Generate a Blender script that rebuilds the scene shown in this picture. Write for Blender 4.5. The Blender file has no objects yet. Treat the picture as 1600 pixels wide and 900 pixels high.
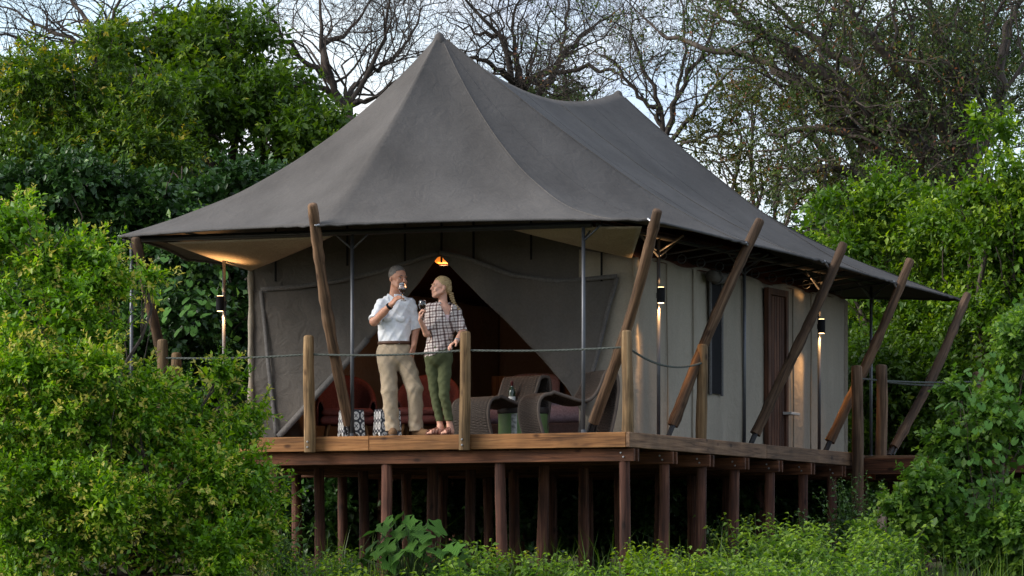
import bpy, bmesh, math, random
import numpy as np
from mathutils import Vector, Matrix, noise

random.seed(7)
rng = np.random.default_rng(11)
scene = bpy.context.scene
COL = scene.collection

# ------------------------------------------------------------------ camera
FPX, DIST, TH, HZ = 6600.0, 45.0, math.radians(23), 920.0      # focal length in photo pixels, metres to the deck corner
FW = np.array([-math.sin(TH), math.cos(TH), 0.0])
RT = np.array([math.cos(TH), math.sin(TH), 0.0])
UP = np.array([0.0, 0.0, 1.0])
CAM = -FW * DIST - RT * (178 / FPX * DIST) - UP * (244 / FPX * DIST)
cam_data = bpy.data.cameras.new('camera')
cam_data.sensor_width = 36.0
cam_data.lens = FPX / 1600 * 36.0
cam_data.shift_y = (HZ - 450) / 1600
cam_data.clip_end = 3000.0
cam = bpy.data.objects.new('camera', cam_data)
COL.objects.link(cam)
cam.location = CAM
cam.rotation_euler = (math.pi / 2, 0, TH)
scene.camera = cam

# ------------------------------------------------------------------ sky, sun, exposure
SUN_EL, SUN_AZ = math.radians(31), math.radians(236)     # azimuth from +Y clockwise: high behind the camera's left
world = bpy.data.worlds.new('World')
scene.world = world
world.use_nodes = True
wn, wl = world.node_tree.nodes, world.node_tree.links
wn.clear()
w_out = wn.new('ShaderNodeOutputWorld')
w_sky = wn.new('ShaderNodeTexSky')
w_sky.sky_type = 'NISHITA'
w_sky.sun_disc = False
w_sky.sun_elevation = SUN_EL
w_sky.sun_rotation = SUN_AZ
w_sky.air_density = 1.0
w_sky.dust_density = 1.5
w_bg = wn.new('ShaderNodeBackground'); w_bg.inputs['Strength'].default_value = 0.10
w_cl = wn.new('ShaderNodeBackground'); w_cl.inputs['Strength'].default_value = 0.42
w_tc = wn.new('ShaderNodeTexCoord')
w_map = wn.new('ShaderNodeMapping'); w_map.inputs['Scale'].default_value = (5, 5, 16)
w_no = wn.new('ShaderNodeTexNoise'); w_no.inputs['Scale'].default_value = 1.4
w_no.inputs['Detail'].default_value = 6; w_no.inputs['Roughness'].default_value = 0.55
w_rp = wn.new('ShaderNodeValToRGB')
w_rp.color_ramp.elements[0].position = 0.40; w_rp.color_ramp.elements[0].color = (0.25, 0.25, 0.25, 1)
w_rp.color_ramp.elements[1].position = 0.58; w_rp.color_ramp.elements[1].color = (1, 1, 1, 1)
w_cc = wn.new('ShaderNodeValToRGB')
w_cc.color_ramp.elements[0].position = 0.35; w_cc.color_ramp.elements[0].color = (0.50, 0.62, 0.82, 1)
w_cc.color_ramp.elements[1].position = 0.7; w_cc.color_ramp.elements[1].color = (1.0, 0.98, 0.96, 1)
w_no2 = wn.new('ShaderNodeTexNoise'); w_no2.inputs['Scale'].default_value = 2.6; w_no2.inputs['Detail'].default_value = 5
w_mix = wn.new('ShaderNodeMixShader')
wl.new(w_tc.outputs['Generated'], w_map.inputs['Vector'])
wl.new(w_map.outputs['Vector'], w_no.inputs['Vector'])
wl.new(w_map.outputs['Vector'], w_no2.inputs['Vector'])
wl.new(w_no.outputs['Fac'], w_rp.inputs['Fac'])
wl.new(w_no2.outputs['Fac'], w_cc.inputs['Fac'])
wl.new(w_cc.outputs['Color'], w_cl.inputs['Color'])
wl.new(w_sky.outputs['Color'], w_bg.inputs['Color'])
wl.new(w_rp.outputs['Color'], w_mix.inputs['Fac'])
wl.new(w_bg.outputs['Background'], w_mix.inputs[1])
wl.new(w_cl.outputs['Background'], w_mix.inputs[2])
wl.new(w_mix.outputs['Shader'], w_out.inputs['Surface'])

sun_data = bpy.data.lights.new('sun', 'SUN')
sun_data.energy = 1.4
sun_data.angle = math.radians(35)
sun_data.color = (1.0, 0.95, 0.88)
sun = bpy.data.objects.new('sun', sun_data)
COL.objects.link(sun)
_sd = Vector((math.sin(SUN_AZ) * math.cos(SUN_EL), math.cos(SUN_AZ) * math.cos(SUN_EL), math.sin(SUN_EL)))
sun.rotation_euler = _sd.to_track_quat('Z', 'Y').to_euler()

scene.view_settings.view_transform = 'Standard'
scene.view_settings.look = 'None'
scene.view_settings.gamma = 1.0
scene.view_settings.use_curve_mapping = False
scene.view_settings.exposure = 1.72
scene.render.engine = 'CYCLES'
scene.cycles.use_denoising = True
scene.cycles.max_bounces = 6
scene.cycles.diffuse_bounces = 3
scene.cycles.transmission_bounces = 6
scene.cycles.transparent_max_bounces = 6

# ------------------------------------------------------------------ helpers
def ray(x, y): return FW + RT * ((x - 800) / FPX) + UP * ((HZ - y) / FPX)
def onY(x, y, Y): r = ray(x, y); return CAM + r * ((Y - CAM[1]) / r[1])
def onX(x, y, X): r = ray(x, y); return CAM + r * ((X - CAM[0]) / r[0])
def at(x, y, D): return CAM + ray(x, y) * D
def sc(D): return FPX / D                      # photo pixels per metre at depth D

def tag(o, label=None, cat=None, group=None, kind=None):
    if label: o['label'] = label
    if cat: o['category'] = cat
    if group: o['group'] = group
    if kind: o['kind'] = kind
    return o
def thing(name, label, cat, loc=(0, 0, 0), rotz=0.0, group=None):
    o = bpy.data.objects.new(name, None)
    o.empty_display_size = 0.1
    COL.objects.link(o)
    o.location = loc; o.rotation_euler = (0, 0, rotz)
    return tag(o, label, cat, group)
def link(name, me, mat, parent=None, loc=None, rot=None):
    o = bpy.data.objects.new(name, me)
    COL.objects.link(o)
    if mat is not None and len(me.materials) == 0: me.materials.append(mat)
    if parent is not None: o.parent = parent
    if loc is not None: o.location = loc
    if rot is not None: o.rotation_euler = rot
    return o

class MB:
    """collects shapes into one mesh"""
    def __init__(s): s.v = []; s.f = []
    def add(s, vs, fs):
        b = len(s.v); s.v += [tuple(float(c) for c in p) for p in vs]; s.f += [tuple(b + i for i in f) for f in fs]; return s
    def box(s, lo, hi, bev=0.0):
        x0, y0, z0 = lo; x1, y1, z1 = hi
        if bev <= 0:
            return s.add([(x0,y0,z0),(x1,y0,z0),(x1,y1,z0),(x0,y1,z0),(x0,y0,z1),(x1,y0,z1),(x1,y1,z1),(x0,y1,z1)],
                  [(3,2,1,0),(4,5,6,7),(0,1,5,4),(1,2,6,5),(2,3,7,6),(3,0,4,7)])
        bm = bmesh.new(); bmesh.ops.create_cube(bm, size=1)
        bmesh.ops.scale(bm, vec=(x1-x0, y1-y0, z1-z0), verts=bm.verts)
        bmesh.ops.translate(bm, vec=((x0+x1)/2, (y0+y1)/2, (z0+z1)/2), verts=bm.verts)
        bmesh.ops.bevel(bm, geom=bm.edges[:], offset=bev, segments=1, affect='EDGES')
        bm.verts.index_update()
        s.add([v.co for v in bm.verts], [[v.index for v in f.verts] for f in bm.faces]); bm.free(); return s
    def tube(s, pts, rad, n=8, cap=True, flat=1.0):
        pts = [Vector(p) for p in pts]
        rad = rad if hasattr(rad, '__len__') else [rad] * len(pts)
        b = len(s.v); up = None
        for i, p in enumerate(pts):
            d = (pts[min(i+1, len(pts)-1)] - pts[max(i-1, 0)])
            d = d.normalized() if d.length > 1e-9 else Vector((0, 0, 1))
            if up is None:
                up = Vector((1, 0, 0)) if abs(d.x) < 0.8 else Vector((0, 1, 0))
            u = (up - d * up.dot(d)).normalized(); w = d.cross(u); up = u
            for k in range(n):
                a = 2 * math.pi * k / n
                q = p + (u * math.cos(a) + w * (math.sin(a) * flat)) * rad[i]
                s.v.append(tuple(q))
        m = len(pts)
        for i in range(m - 1):
            for k in range(n):
                k2 = (k + 1) % n
                s.f.append((b+i*n+k, b+i*n+k2, b+(i+1)*n+k2, b+(i+1)*n+k))
        if cap:
            s.f.append(tuple(b + k for k in range(n))[::-1]); s.f.append(tuple(b + (m-1)*n + k for k in range(n)))
        return s
    def lathe(s, prof, n=24, c=(0, 0, 0)):
        b = len(s.v); m = len(prof)
        for r, z in prof:
            for k in range(n):
                a = 2 * math.pi * k / n
                s.v.append((c[0] + r*math.cos(a), c[1] + r*math.sin(a), c[2] + z))
        for i in range(m - 1):
            for k in range(n):
                k2 = (k + 1) % n
                s.f.append((b+i*n+k, b+i*n+k2, b+(i+1)*n+k2, b+(i+1)*n+k))
        s.f.append(tuple(b + k for k in range(n))[::-1]); s.f.append(tuple(b + (m-1)*n + k for k in range(n)))
        return s
    def grid(s, rows, closed=False):
        b = len(s.v); n = len(rows[0])
        for r in rows: s.v += [tuple(float(c) for c in p) for p in r]
        for i in range(len(rows) - 1):
            for k in range(n - 1 + (1 if closed else 0)):
                k2 = (k + 1) % n
                s.f.append((b+i*n+k, b+i*n+k2, b+(i+1)*n+k2, b+(i+1)*n+k))
        return s
    def mesh(s, name, smooth=False):
        me = bpy.data.meshes.new(name); me.from_pydata(s.v, [], s.f); me.update()
        if smooth: me.shade_smooth()
        return me
    def build(s, name, mat, parent=None, smooth=False, thick=0.0, auto=None, loc=None, rot=None):
        me = s.mesh(name, smooth)
        o = link(name, me, mat, parent, loc, rot)
        if thick:
            m = o.modifiers.new('thickness', 'SOLIDIFY'); m.thickness = thick; m.offset = 0
        if auto is not None: me.set_sharp_from_angle(angle=math.radians(auto))
        return o

# ------------------------------------------------------------------ materials
MATS = {}
def nodes(name, rough=0.8, spec=0.3):
    m = bpy.data.materials.new(name); m.use_nodes = True
    nt = m.node_tree; b = nt.nodes['Principled BSDF']
    b.inputs['Roughness'].default_value = rough
    b.inputs['Specular IOR Level'].default_value = spec
    MATS[name] = m
    return m, nt, b
def N(nt, t, **kw):
    n = nt.nodes.new(t)
    for k, v in kw.items():
        if k in n.inputs.keys(): n.inputs[k].default_value = v
        else: setattr(n, k, v)
    return n
def ramp(nt, stops):
    r = nt.nodes.new('ShaderNodeValToRGB'); e = r.color_ramp.elements
    while len(e) < len(stops): e.new(0.5)
    for el, (p, c) in zip(e, stops): el.position = p; el.color = (*c, 1)
    return r
def bump(nt, b, src, strength, dist):
    n = N(nt, 'ShaderNodeBump', Strength=strength, Distance=dist)
    nt.links.new(src, n.inputs['Height']); nt.links.new(n.outputs['Normal'], b.inputs['Normal'])
    return n
def plain(name, col, rough=0.6, spec=0.3, metal=0.0, var=0.12, scale=9.0):
    """one colour with slight uneven wear"""
    m, nt, b = nodes(name, rough, spec); b.inputs['Metallic'].default_value = metal
    tc = N(nt, 'ShaderNodeTexCoord'); no = N(nt, 'ShaderNodeTexNoise', Scale=scale, Detail=4.0)
    nt.links.new(tc.outputs['Object'], no.inputs['Vector'])
    r = ramp(nt, [(0.3, [c*(1-var) for c in col]), (0.7, [min(1, c*(1+var)) for c in col])])
    nt.links.new(no.outputs['Fac'], r.inputs['Fac']); nt.links.new(r.outputs['Color'], b.inputs['Base Color'])
    return m
def wood(name, dark, mid, light, along=2, scale=1.0, rough=0.75, knots=True):
    """grain stretched along one object axis, knots, cracks"""
    m, nt, b = nodes(name, rough, 0.25)
    tc = N(nt, 'ShaderNodeTexCoord'); oi = N(nt, 'ShaderNodeObjectInfo')
    mp = N(nt, 'ShaderNodeMapping'); s = [26*scale]*3; s[along] = 1.3*scale; mp.inputs['Scale'].default_value = s
    off = N(nt, 'ShaderNodeVectorMath', operation='SCALE'); off.inputs['Scale'].default_value = 40.0
    add = N(nt, 'ShaderNodeVectorMath', operation='ADD')
    cmb = N(nt, 'ShaderNodeCombineXYZ')
    for k in range(3): nt.links.new(oi.outputs['Random'], cmb.inputs[k])
    nt.links.new(cmb.outputs[0], off.inputs[0]); nt.links.new(tc.outputs['Object'], add.inputs[0]); nt.links.new(off.outputs[0], add.inputs[1])
    nt.links.new(add.outputs[0], mp.inputs['Vector'])
    n1 = N(nt, 'ShaderNodeTexNoise', Scale=1.0, Detail=6.0, Roughness=0.6, Distortion=0.4)
    nt.links.new(mp.outputs[0], n1.inputs['Vector'])
    r = ramp(nt, [(0.30, dark), (0.52, mid), (0.74, light)])
    nt.links.new(n1.outputs['Fac'], r.inputs['Fac'])
    n2 = N(nt, 'ShaderNodeTexNoise', Scale=2.2, Detail=3.0)          # weathered blotches
    nt.links.new(add.outputs[0], n2.inputs['Vector'])
    r2 = ramp(nt, [(0.35, (0.62, 0.60, 0.58)), (0.65, (1.12, 1.06, 1.0))])
    nt.links.new(n2.outputs['Fac'], r2.inputs['Fac'])
    mul = N(nt, 'ShaderNodeMix', data_type='RGBA', blend_type='MULTIPLY'); mul.inputs['Factor'].default_value = 1.0
    nt.links.new(r.outputs['Color'], mul.inputs[6]); nt.links.new(r2.outputs['Color'], mul.inputs[7])
    out = mul.outputs[2]
    if knots:
        mk = N(nt, 'ShaderNodeMapping'); ks = [5.0]*3; ks[along] = 2.6; mk.inputs['Scale'].default_value = ks
        nt.links.new(add.outputs[0], mk.inputs['Vector'])
        vo = N(nt, 'ShaderNodeTexVoronoi', Scale=1.0); nt.links.new(mk.outputs[0], vo.inputs['Vector'])
        rk = ramp(nt, [(0.06, (0.25, 0.2, 0.18)), (0.15, (1, 1, 1))]); nt.links.new(vo.outputs['Distance'], rk.inputs['Fac'])
        m2 = N(nt, 'ShaderNodeMix', data_type='RGBA', blend_type='MULTIPLY'); m2.inputs['Factor'].default_value = 0.9
        nt.links.new(out, m2.inputs[6]); nt.links.new(rk.outputs['Color'], m2.inputs[7]); out = m2.outputs[2]
    mc = N(nt, 'ShaderNodeMapping'); cs = [11.0*scale]*3; cs[along] = 0.55*scale; mc.inputs['Scale'].default_value = cs      # drying cracks
    nt.links.new(add.outputs[0], mc.inputs['Vector']); n3 = N(nt, 'ShaderNodeTexNoise', Scale=1.0, Detail=2.0); nt.links.new(mc.outputs[0], n3.inputs['Vector'])
    rc = ramp(nt, [(0.470, (1, 1, 1)), (0.492, (0.28, 0.24, 0.22)), (0.508, (0.28, 0.24, 0.22)), (0.530, (1, 1, 1))]); nt.links.new(n3.outputs['Fac'], rc.inputs['Fac'])
    m3 = N(nt, 'ShaderNodeMix', data_type='RGBA', blend_type='MULTIPLY'); m3.inputs['Factor'].default_value = 0.55
    nt.links.new(out, m3.inputs[6]); nt.links.new(rc.outputs['Color'], m3.inputs[7]); out = m3.outputs[2]
    hv = N(nt, 'ShaderNodeHueSaturation'); mr = N(nt, 'ShaderNodeMapRange'); mr.inputs[3].default_value = 0.68; mr.inputs[4].default_value = 1.2
    nt.links.new(oi.outputs['Random'], mr.inputs[0]); nt.links.new(mr.outputs[0], hv.inputs['Value']); nt.links.new(out, hv.inputs['Color']); out = hv.outputs['Color']
    nt.links.new(out, b.inputs['Base Color'])
    bump(nt, b, n1.outputs['Fac'], 0.8, 0.012)
    return m
def canvas(name, col, weave=320.0, wr=0.5, rough=0.9, streak=(1.0, 1.0, 0.25), stain=0.16, fine=0.15):
    """woven cloth: weave, faint stains, soft wrinkles"""
    m, nt, b = nodes(name, rough, 0.15)
    tc = N(nt, 'ShaderNodeTexCoord')
    n1 = N(nt, 'ShaderNodeTexNoise', Scale=1.1, Detail=5.0, Roughness=0.6)
    mp = N(nt, 'ShaderNodeMapping'); mp.inputs['Scale'].default_value = streak
    nt.links.new(tc.outputs['Object'], mp.inputs['Vector']); nt.links.new(mp.outputs[0], n1.inputs['Vector'])
    n2 = N(nt, 'ShaderNodeTexNoise', Scale=weave, Detail=1.0); nt.links.new(tc.outputs['Object'], n2.inputs['Vector'])
    n4 = N(nt, 'ShaderNodeTexNoise', Scale=45.0, Detail=3.0); nt.links.new(tc.outputs['Object'], n4.inputs['Vector'])
    r = ramp(nt, [(0.3, [c*(1-stain) for c in col]), (0.7, [min(1, c*(1+stain*0.85)) for c in col])])
    nt.links.new(n1.outputs['Fac'], r.inputs['Fac'])
    rw = ramp(nt, [(0.35, (1-fine,)*3), (0.65, (1+fine*0.9,)*3)]); nt.links.new(n4.outputs['Fac'], rw.inputs['Fac'])
    mx = N(nt, 'ShaderNodeMix', data_type='RGBA', blend_type='MULTIPLY'); mx.inputs['Factor'].default_value = 1.0
    nt.links.new(r.outputs['Color'], mx.inputs[6]); nt.links.new(rw.outputs['Color'], mx.inputs[7])
    nt.links.new(mx.outputs[2], b.inputs['Base Color'])
    n3 = N(nt, 'ShaderNodeTexNoise', Scale=5.5, Detail=3.0, Distortion=1.2); nt.links.new(tc.outputs['Object'], n3.inputs['Vector'])
    a = N(nt, 'ShaderNodeMath', operation='MULTIPLY_ADD'); a.inputs[1].default_value = 0.03
    nt.links.new(n2.outputs['Fac'], a.inputs[0]); nt.links.new(n3.outputs['Fac'], a.inputs[2])
    a2 = N(nt, 'ShaderNodeMath', operation='MULTIPLY_ADD'); a2.inputs[1].default_value = 0.10     # soft creases
    n5 = N(nt, 'ShaderNodeTexNoise', Scale=2.2, Detail=3.0, Distortion=0.2); nt.links.new(tc.outputs['Object'], n5.inputs['Vector'])
    rg = ramp(nt, [(0.40, (0, 0, 0)), (0.5, (1, 1, 1)), (0.60, (0, 0, 0))]); nt.links.new(n5.outputs['Fac'], rg.inputs['Fac'])
    nt.links.new(rg.outputs['Color'], a2.inputs[0]); nt.links.new(a.outputs[0], a2.inputs[2])
    bump(nt, b, a2.outputs[0], wr, 0.05)
    return m
def leafmat(name, dark, mid, young, extra=None, rough=0.45, trans=0.42):
    """leaf colour chosen per leaf from its own age value (attribute), not from where it hangs"""
    m, nt, b = nodes(name, rough, 0.35)
    at_ = N(nt, 'ShaderNodeAttribute', attribute_name='age')
    stops = [(0.0, dark), (0.5, mid), (0.85, young)]
    if extra: stops.append((0.97, extra))
    r = ramp(nt, stops); nt.links.new(at_.outputs['Fac'], r.inputs['Fac'])
    nt.links.new(r.outputs['Color'], b.inputs['Base Color'])
    tr = N(nt, 'ShaderNodeBsdfTranslucent')
    hs = N(nt, 'ShaderNodeHueSaturation', Value=1.3, Saturation=1.1); nt.links.new(r.outputs['Color'], hs.inputs['Color'])
    nt.links.new(hs.outputs['Color'], tr.inputs['Color'])
    ms = N(nt, 'ShaderNodeMixShader'); ms.inputs[0].default_value = trans
    out = nt.nodes['Material Output']
    nt.links.new(b.outputs[0], ms.inputs[1]); nt.links.new(tr.outputs[0], ms.inputs[2]); nt.links.new(ms.outputs[0], out.inputs['Surface'])
    return m

M_ROOF = canvas('roof_canvas', (0.084, 0.078, 0.073), wr=0.22, fine=0.06, stain=0.24)
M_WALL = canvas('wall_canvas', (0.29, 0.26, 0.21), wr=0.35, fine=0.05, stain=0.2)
M_FRONT = canvas('shaded_front_canvas', (0.094, 0.087, 0.079), wr=0.4, fine=0.07, stain=0.2)  # same canvas as the walls, porch shade put into its colour
M_CEIL = canvas('ceiling_canvas', (0.36, 0.31, 0.25), wr=0.3)
M_WEB = canvas('webbing', (0.105, 0.102, 0.10), wr=0.2)
M_LINING = canvas('tent_lining', (0.10, 0.045, 0.032), wr=0.3)
M_SEAM = canvas('seam_tape', (0.07, 0.067, 0.066), wr=0.1)
M_GUY = wood('guy_pole_wood', (0.042, 0.025, 0.015), (0.125, 0.076, 0.044), (0.225, 0.15, 0.098))
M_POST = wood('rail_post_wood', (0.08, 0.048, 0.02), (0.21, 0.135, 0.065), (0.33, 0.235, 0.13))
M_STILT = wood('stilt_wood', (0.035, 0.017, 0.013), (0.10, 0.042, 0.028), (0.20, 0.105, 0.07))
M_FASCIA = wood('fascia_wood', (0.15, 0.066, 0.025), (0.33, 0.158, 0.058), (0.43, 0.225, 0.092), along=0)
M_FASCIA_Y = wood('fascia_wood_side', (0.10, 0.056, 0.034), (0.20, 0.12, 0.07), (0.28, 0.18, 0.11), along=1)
M_BEAM = wood('beam_wood', (0.045, 0.018, 0.009), (0.115, 0.046, 0.022), (0.19, 0.085, 0.042), along=0)
M_BOARD = wood('deck_board_wood', (0.09, 0.05, 0.03), (0.18, 0.11, 0.065), (0.25, 0.17, 0.11), along=0)
M_DOOR = wood('door_wood', (0.035, 0.016, 0.010), (0.085, 0.038, 0.022), (0.13, 0.062, 0.038), knots=False)
M_LEG = wood('furniture_wood', (0.10, 0.05, 0.02), (0.22, 0.12, 0.05), (0.32, 0.19, 0.09), knots=False)
M_METAL = plain('grey_steel', (0.09, 0.095, 0.105), 0.45, 0.5, 0.5)
M_DARKMETAL = plain('dark_steel', (0.035, 0.035, 0.038), 0.5, 0.4, 0.4)
M_GALV = plain('galvanised_fitting', (0.42, 0.43, 0.45), 0.4, 0.5, 0.7)
M_ROPE = plain('rope_fibre', (0.085, 0.095, 0.085), 0.9, 0.1)
M_BLACK = plain('black_mesh', (0.012, 0.012, 0.014), 0.8, 0.1)
# ------------------------------------------------------------------ ground
def ground_z(x, y):
    p = np.array([x, y]); v = p - CAM[:2]
    d = v @ FW[:2]                                   # metres in front of the camera
    base = np.interp(d, [-60, 0, 30, 40, 44, 50, 58, 66, 76, 82, 96, 140, 400, 1500], [-4, -3.3, -2.7, -2.0, -1.72, -1.5, -1.35, -1.2, -0.9, 0.6, 2.6, 4.0, 8.0, 20.0])
    return float(base + 0.10 * noise.noise(Vector((x*0.35, y*0.35, 0))) * (1 if d > 20 else 0.3))
def build_ground():
    m, nt, b = nodes('soil', 0.95, 0.1)
    tc = N(nt, 'ShaderNodeTexCoord'); n1 = N(nt, 'ShaderNodeTexNoise', Scale=0.9, Detail=8.0, Roughness=0.65)
    nt.links.new(tc.outputs['Object'], n1.inputs['Vector'])
    r = ramp(nt, [(0.35, (0.03, 0.022, 0.013)), (0.5, (0.055, 0.05, 0.022)), (0.68, (0.045, 0.075, 0.02))])
    nt.links.new(n1.outputs['Fac'], r.inputs['Fac']); nt.links.new(r.outputs['Color'], b.inputs['Base Color'])
    n2 = N(nt, 'ShaderNodeTexNoise', Scale=14.0, Detail=6.0); nt.links.new(tc.outputs['Object'], n2.inputs['Vector'])
    bump(nt, b, n2.outputs['Fac'], 0.8, 0.08)
    xs = np.unique(np.concatenate([np.linspace(-1500, -60, 14), np.linspace(-60, 60, 110), np.linspace(60, 1500, 14)]))
    mb = MB()
    mb.grid([[(x, y, ground_z(x, y)) for x in xs] for y in xs])
    g = mb.build('ground', m, smooth=True); g['kind'] = 'structure'
build_ground()

# ------------------------------------------------------------------ timber deck
DX0, DY1 = -6.3, 9.95
deck = thing('timber_deck', 'raised timber deck on rough round stilts carrying the big canvas tent', 'deck', (0, 0, 0))
bw = 0.143
nb = int((DY1 - 0.06) / (bw + 0.006))
brd = MB().box((0, 0, -0.028), (0.03 - DX0 - 0.09, bw, 0.0)).mesh('board')
for i in range(nb):
    link('board', brd, M_BOARD, deck, loc=(DX0, 0.05 + i * (bw + 0.006), 0.0))
# fascia boards: front in two lengths, right side in two
for x0, x1 in ((DX0, -3.02), (-3.016, -0.002)):
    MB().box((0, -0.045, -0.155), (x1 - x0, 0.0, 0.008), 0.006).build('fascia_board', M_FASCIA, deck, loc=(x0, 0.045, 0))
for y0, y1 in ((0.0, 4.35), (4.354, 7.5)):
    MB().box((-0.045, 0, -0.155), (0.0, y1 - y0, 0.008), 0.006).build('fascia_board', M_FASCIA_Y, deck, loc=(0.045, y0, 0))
ROWS = [0.16 + 1.16 * k for k in range(9)]
for k, y in enumerate(ROWS):
    for s in (-1, 1):        # doubled bearers bolted either side of the stilts
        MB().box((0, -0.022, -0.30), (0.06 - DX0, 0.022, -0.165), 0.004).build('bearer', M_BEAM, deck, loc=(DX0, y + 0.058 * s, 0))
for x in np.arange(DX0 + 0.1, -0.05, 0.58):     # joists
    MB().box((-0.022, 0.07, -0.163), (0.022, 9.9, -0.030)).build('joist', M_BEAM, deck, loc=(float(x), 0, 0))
def pole_mesh(name, L, r0, r1, seed, n=12, seg=14, bend=0.02, knob=True, gnarl=0.0):
    """round timber along local Z with slight bends, a worn domed head and knots"""
    rr = random.Random(seed); pts = []; rad = []
    ph = rr.random() * 6; ph2 = rr.random() * 6
    for i in range(seg + 1):
        t = i / seg
        pts.append((bend * math.sin(t * 4.2 + ph) - bend * math.sin(ph), bend * math.sin(t * 3.3 + ph2) - bend * math.sin(ph2), t * L))
        rad.append((r0 + (r1 - r0) * t) * (1 + rr.uniform(-0.05, 0.05) + (gnarl * rr.random() if rr.random() < 0.3 else 0)))
    if knob:
        x, y, z = pts[-1]
        pts += [(x, y, z + 0.018), (x, y, z + 0.026)]; rad += [rad[-1] * 0.86, rad[-1] * 0.5]
    mb = MB().tube(pts, rad, n)
    # uneven cross-section
    vs = []
    for (x, y, z) in mb.v:
        d = noise.noise(Vector((x * 14 + seed, y * 14, z * 2.3))) * 0.07
        cx = np.interp(z, [p[2] for p in pts], [p[0] for p in pts]); cy = np.interp(z, [p[2] for p in pts], [p[1] for p in pts])
        vs.append((cx + (x - cx) * (1 + d), cy + (y - cy) * (1 + d), z))
    mb.v = vs
    me = mb.mesh(name, True); me.set_sharp_from_angle(angle=math.radians(50))
    return me
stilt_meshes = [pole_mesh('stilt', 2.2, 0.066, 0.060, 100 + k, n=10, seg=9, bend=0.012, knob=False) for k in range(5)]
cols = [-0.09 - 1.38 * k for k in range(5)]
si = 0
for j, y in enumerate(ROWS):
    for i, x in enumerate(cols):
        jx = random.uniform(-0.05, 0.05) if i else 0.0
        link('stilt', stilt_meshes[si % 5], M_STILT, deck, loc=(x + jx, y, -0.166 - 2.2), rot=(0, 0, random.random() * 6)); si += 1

# side walkway beyond the tent
walk = thing('timber_walkway', 'lower timber walkway running from the deck side into the green shrubs', 'walkway', (0.1, 7.75, 0))
for i in range(14):
    MB().box((0.0, 0, -0.03), (3.2, bw, 0.0)).build('board', M_BOARD, walk, loc=(0.0, 0.06 + i * (bw + 0.006), -0.02))
MB().box((0, -0.022, -0.23), (3.2, 0.022, -0.03), 0.005).build('edge_beam', M_BEAM, walk, loc=(0.0, 0.035, -0.025))
MB().box((0, -0.022, -0.23), (3.2, 0.022, -0.03), 0.005).build('edge_beam', M_BEAM, walk, loc=(0.0, 2.12, -0.025))
for x in (0.75, 2.3):
    for y in (0.14, 2.0):
        link('stilt', stilt_meshes[si % 5], M_STILT, walk, loc=(x, y, -0.06 - 2.2)); si += 1

# ------------------------------------------------------------------ rope railings
rail = thing('rope_railing', 'rope railing on squat yellowish timber posts along the deck edge', 'railing', (0, 0, 0))
rp = [pole_mesh('post', 1.26, 0.064, 0.060, 200 + k, n=12, seg=8, bend=0.008) for k in range(4)]
RX = (0.0, -1.85, -3.70, -5.54)
for k, x in enumerate(RX):
    link('post', rp[k], M_POST, rail, loc=(x - (0.02 if k == 0 else 0), -0.068 if k else 0.10, -0.165 if k else -0.02), rot=(0, 0, k * 1.7)).scale = (1, 1, 1.0 if k else 0.87)
link('post', rp[1], M_POST, rail, loc=(-0.04, 2.40, -0.02), rot=(0, 0, 2.0)).scale = (1, 1, 0.85)
link('post', rp[2], M_POST, rail, loc=(-6.2, 1.6, -0.02), rot=(0, 0, 2.6)).scale = (1, 1, 0.85)
tall = pole_mesh('post', 2.75, 0.078, 0.070, 231, n=12, seg=12, bend=0.012)
link('post', tall, M_GUY, rail, loc=(0.11, 7.42, -1.70))
def spline_(pts, n):
    t = np.linspace(0, len(pts) - 1, n + 1); A = np.array([tuple(p) for p in pts]); return [Vector([np.interp(q, range(len(pts)), A[:, c]) for c in range(3)]) for q in t]
def rope(parent, a, b, sag, r=0.0118, name='rope'):
    pts = []
    for i in range(25):
        t = i / 24; p = Vector(a).lerp(Vector(b), t); p.z -= sag * 4 * t * (1 - t); pts.append(p)
    P = spline_(pts, 150); L = (Vector(b) - Vector(a)).length; dv = (Vector(b) - Vector(a)).normalized(); s0 = dv.cross(Vector((0, 0, 1))).normalized(); u0 = s0.cross(dv)
    mb = MB()
    for k in range(3):            # three laid strands
        mb.tube([p + (s0 * math.cos(i / 150 * L * 42 + k * 2.094) + u0 * math.sin(i / 150 * L * 42 + k * 2.094)) * (r * 0.52) for i, p in enumerate(P)], r * 0.60, 5)
    mb.build(name, M_ROPE, parent, smooth=True)
rz = [0.918, 0.915, 0.912, 0.910]
for k in range(3):
    rope(rail, (RX[k], -0.068 if k else 0.08, rz[k]), (RX[k+1], -0.068, rz[k+1]), 0.022 if k != 1 else 0.03)
rope(rail, (0.0, 0.12, 0.90), (-0.02, 2.40, 0.87), 0.115)
rope(rail, (RX[3], -0.068, 0.91), (-6.2, 1.6, 0.9), 0.05)
bolt = MB().lathe([(0.011, 0.0), (0.011, 0.006), (0.007, 0.012), (0.001, 0.012)], 8).mesh('bolt')
for x in RX[1:]:
    for dz in (-0.05, -0.11): link('bolt', bolt, M_GALV, rail, loc=(x, -0.130, dz), rot=(math.pi / 2, 0, 0))
for y in ROWS[:7]:
    for dz in (-0.21, -0.255): link('bolt', bolt, M_GALV, deck, loc=(0.0 - 0.09 + 0.03 * (dz < -0.23), y - 0.081, dz), rot=(math.pi / 2, 0, 0))
wrail = thing('rope_railing', 'double rope railing on dark posts beside the side walkway', 'railing', (0, 0, 0))
wp = pole_mesh('post', 1.12, 0.075, 0.07, 240, n=12, seg=8, bend=0.01)
p1 = onY(1380, 640, 8.0); p2 = onY(1527, 600, 10.0)
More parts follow.
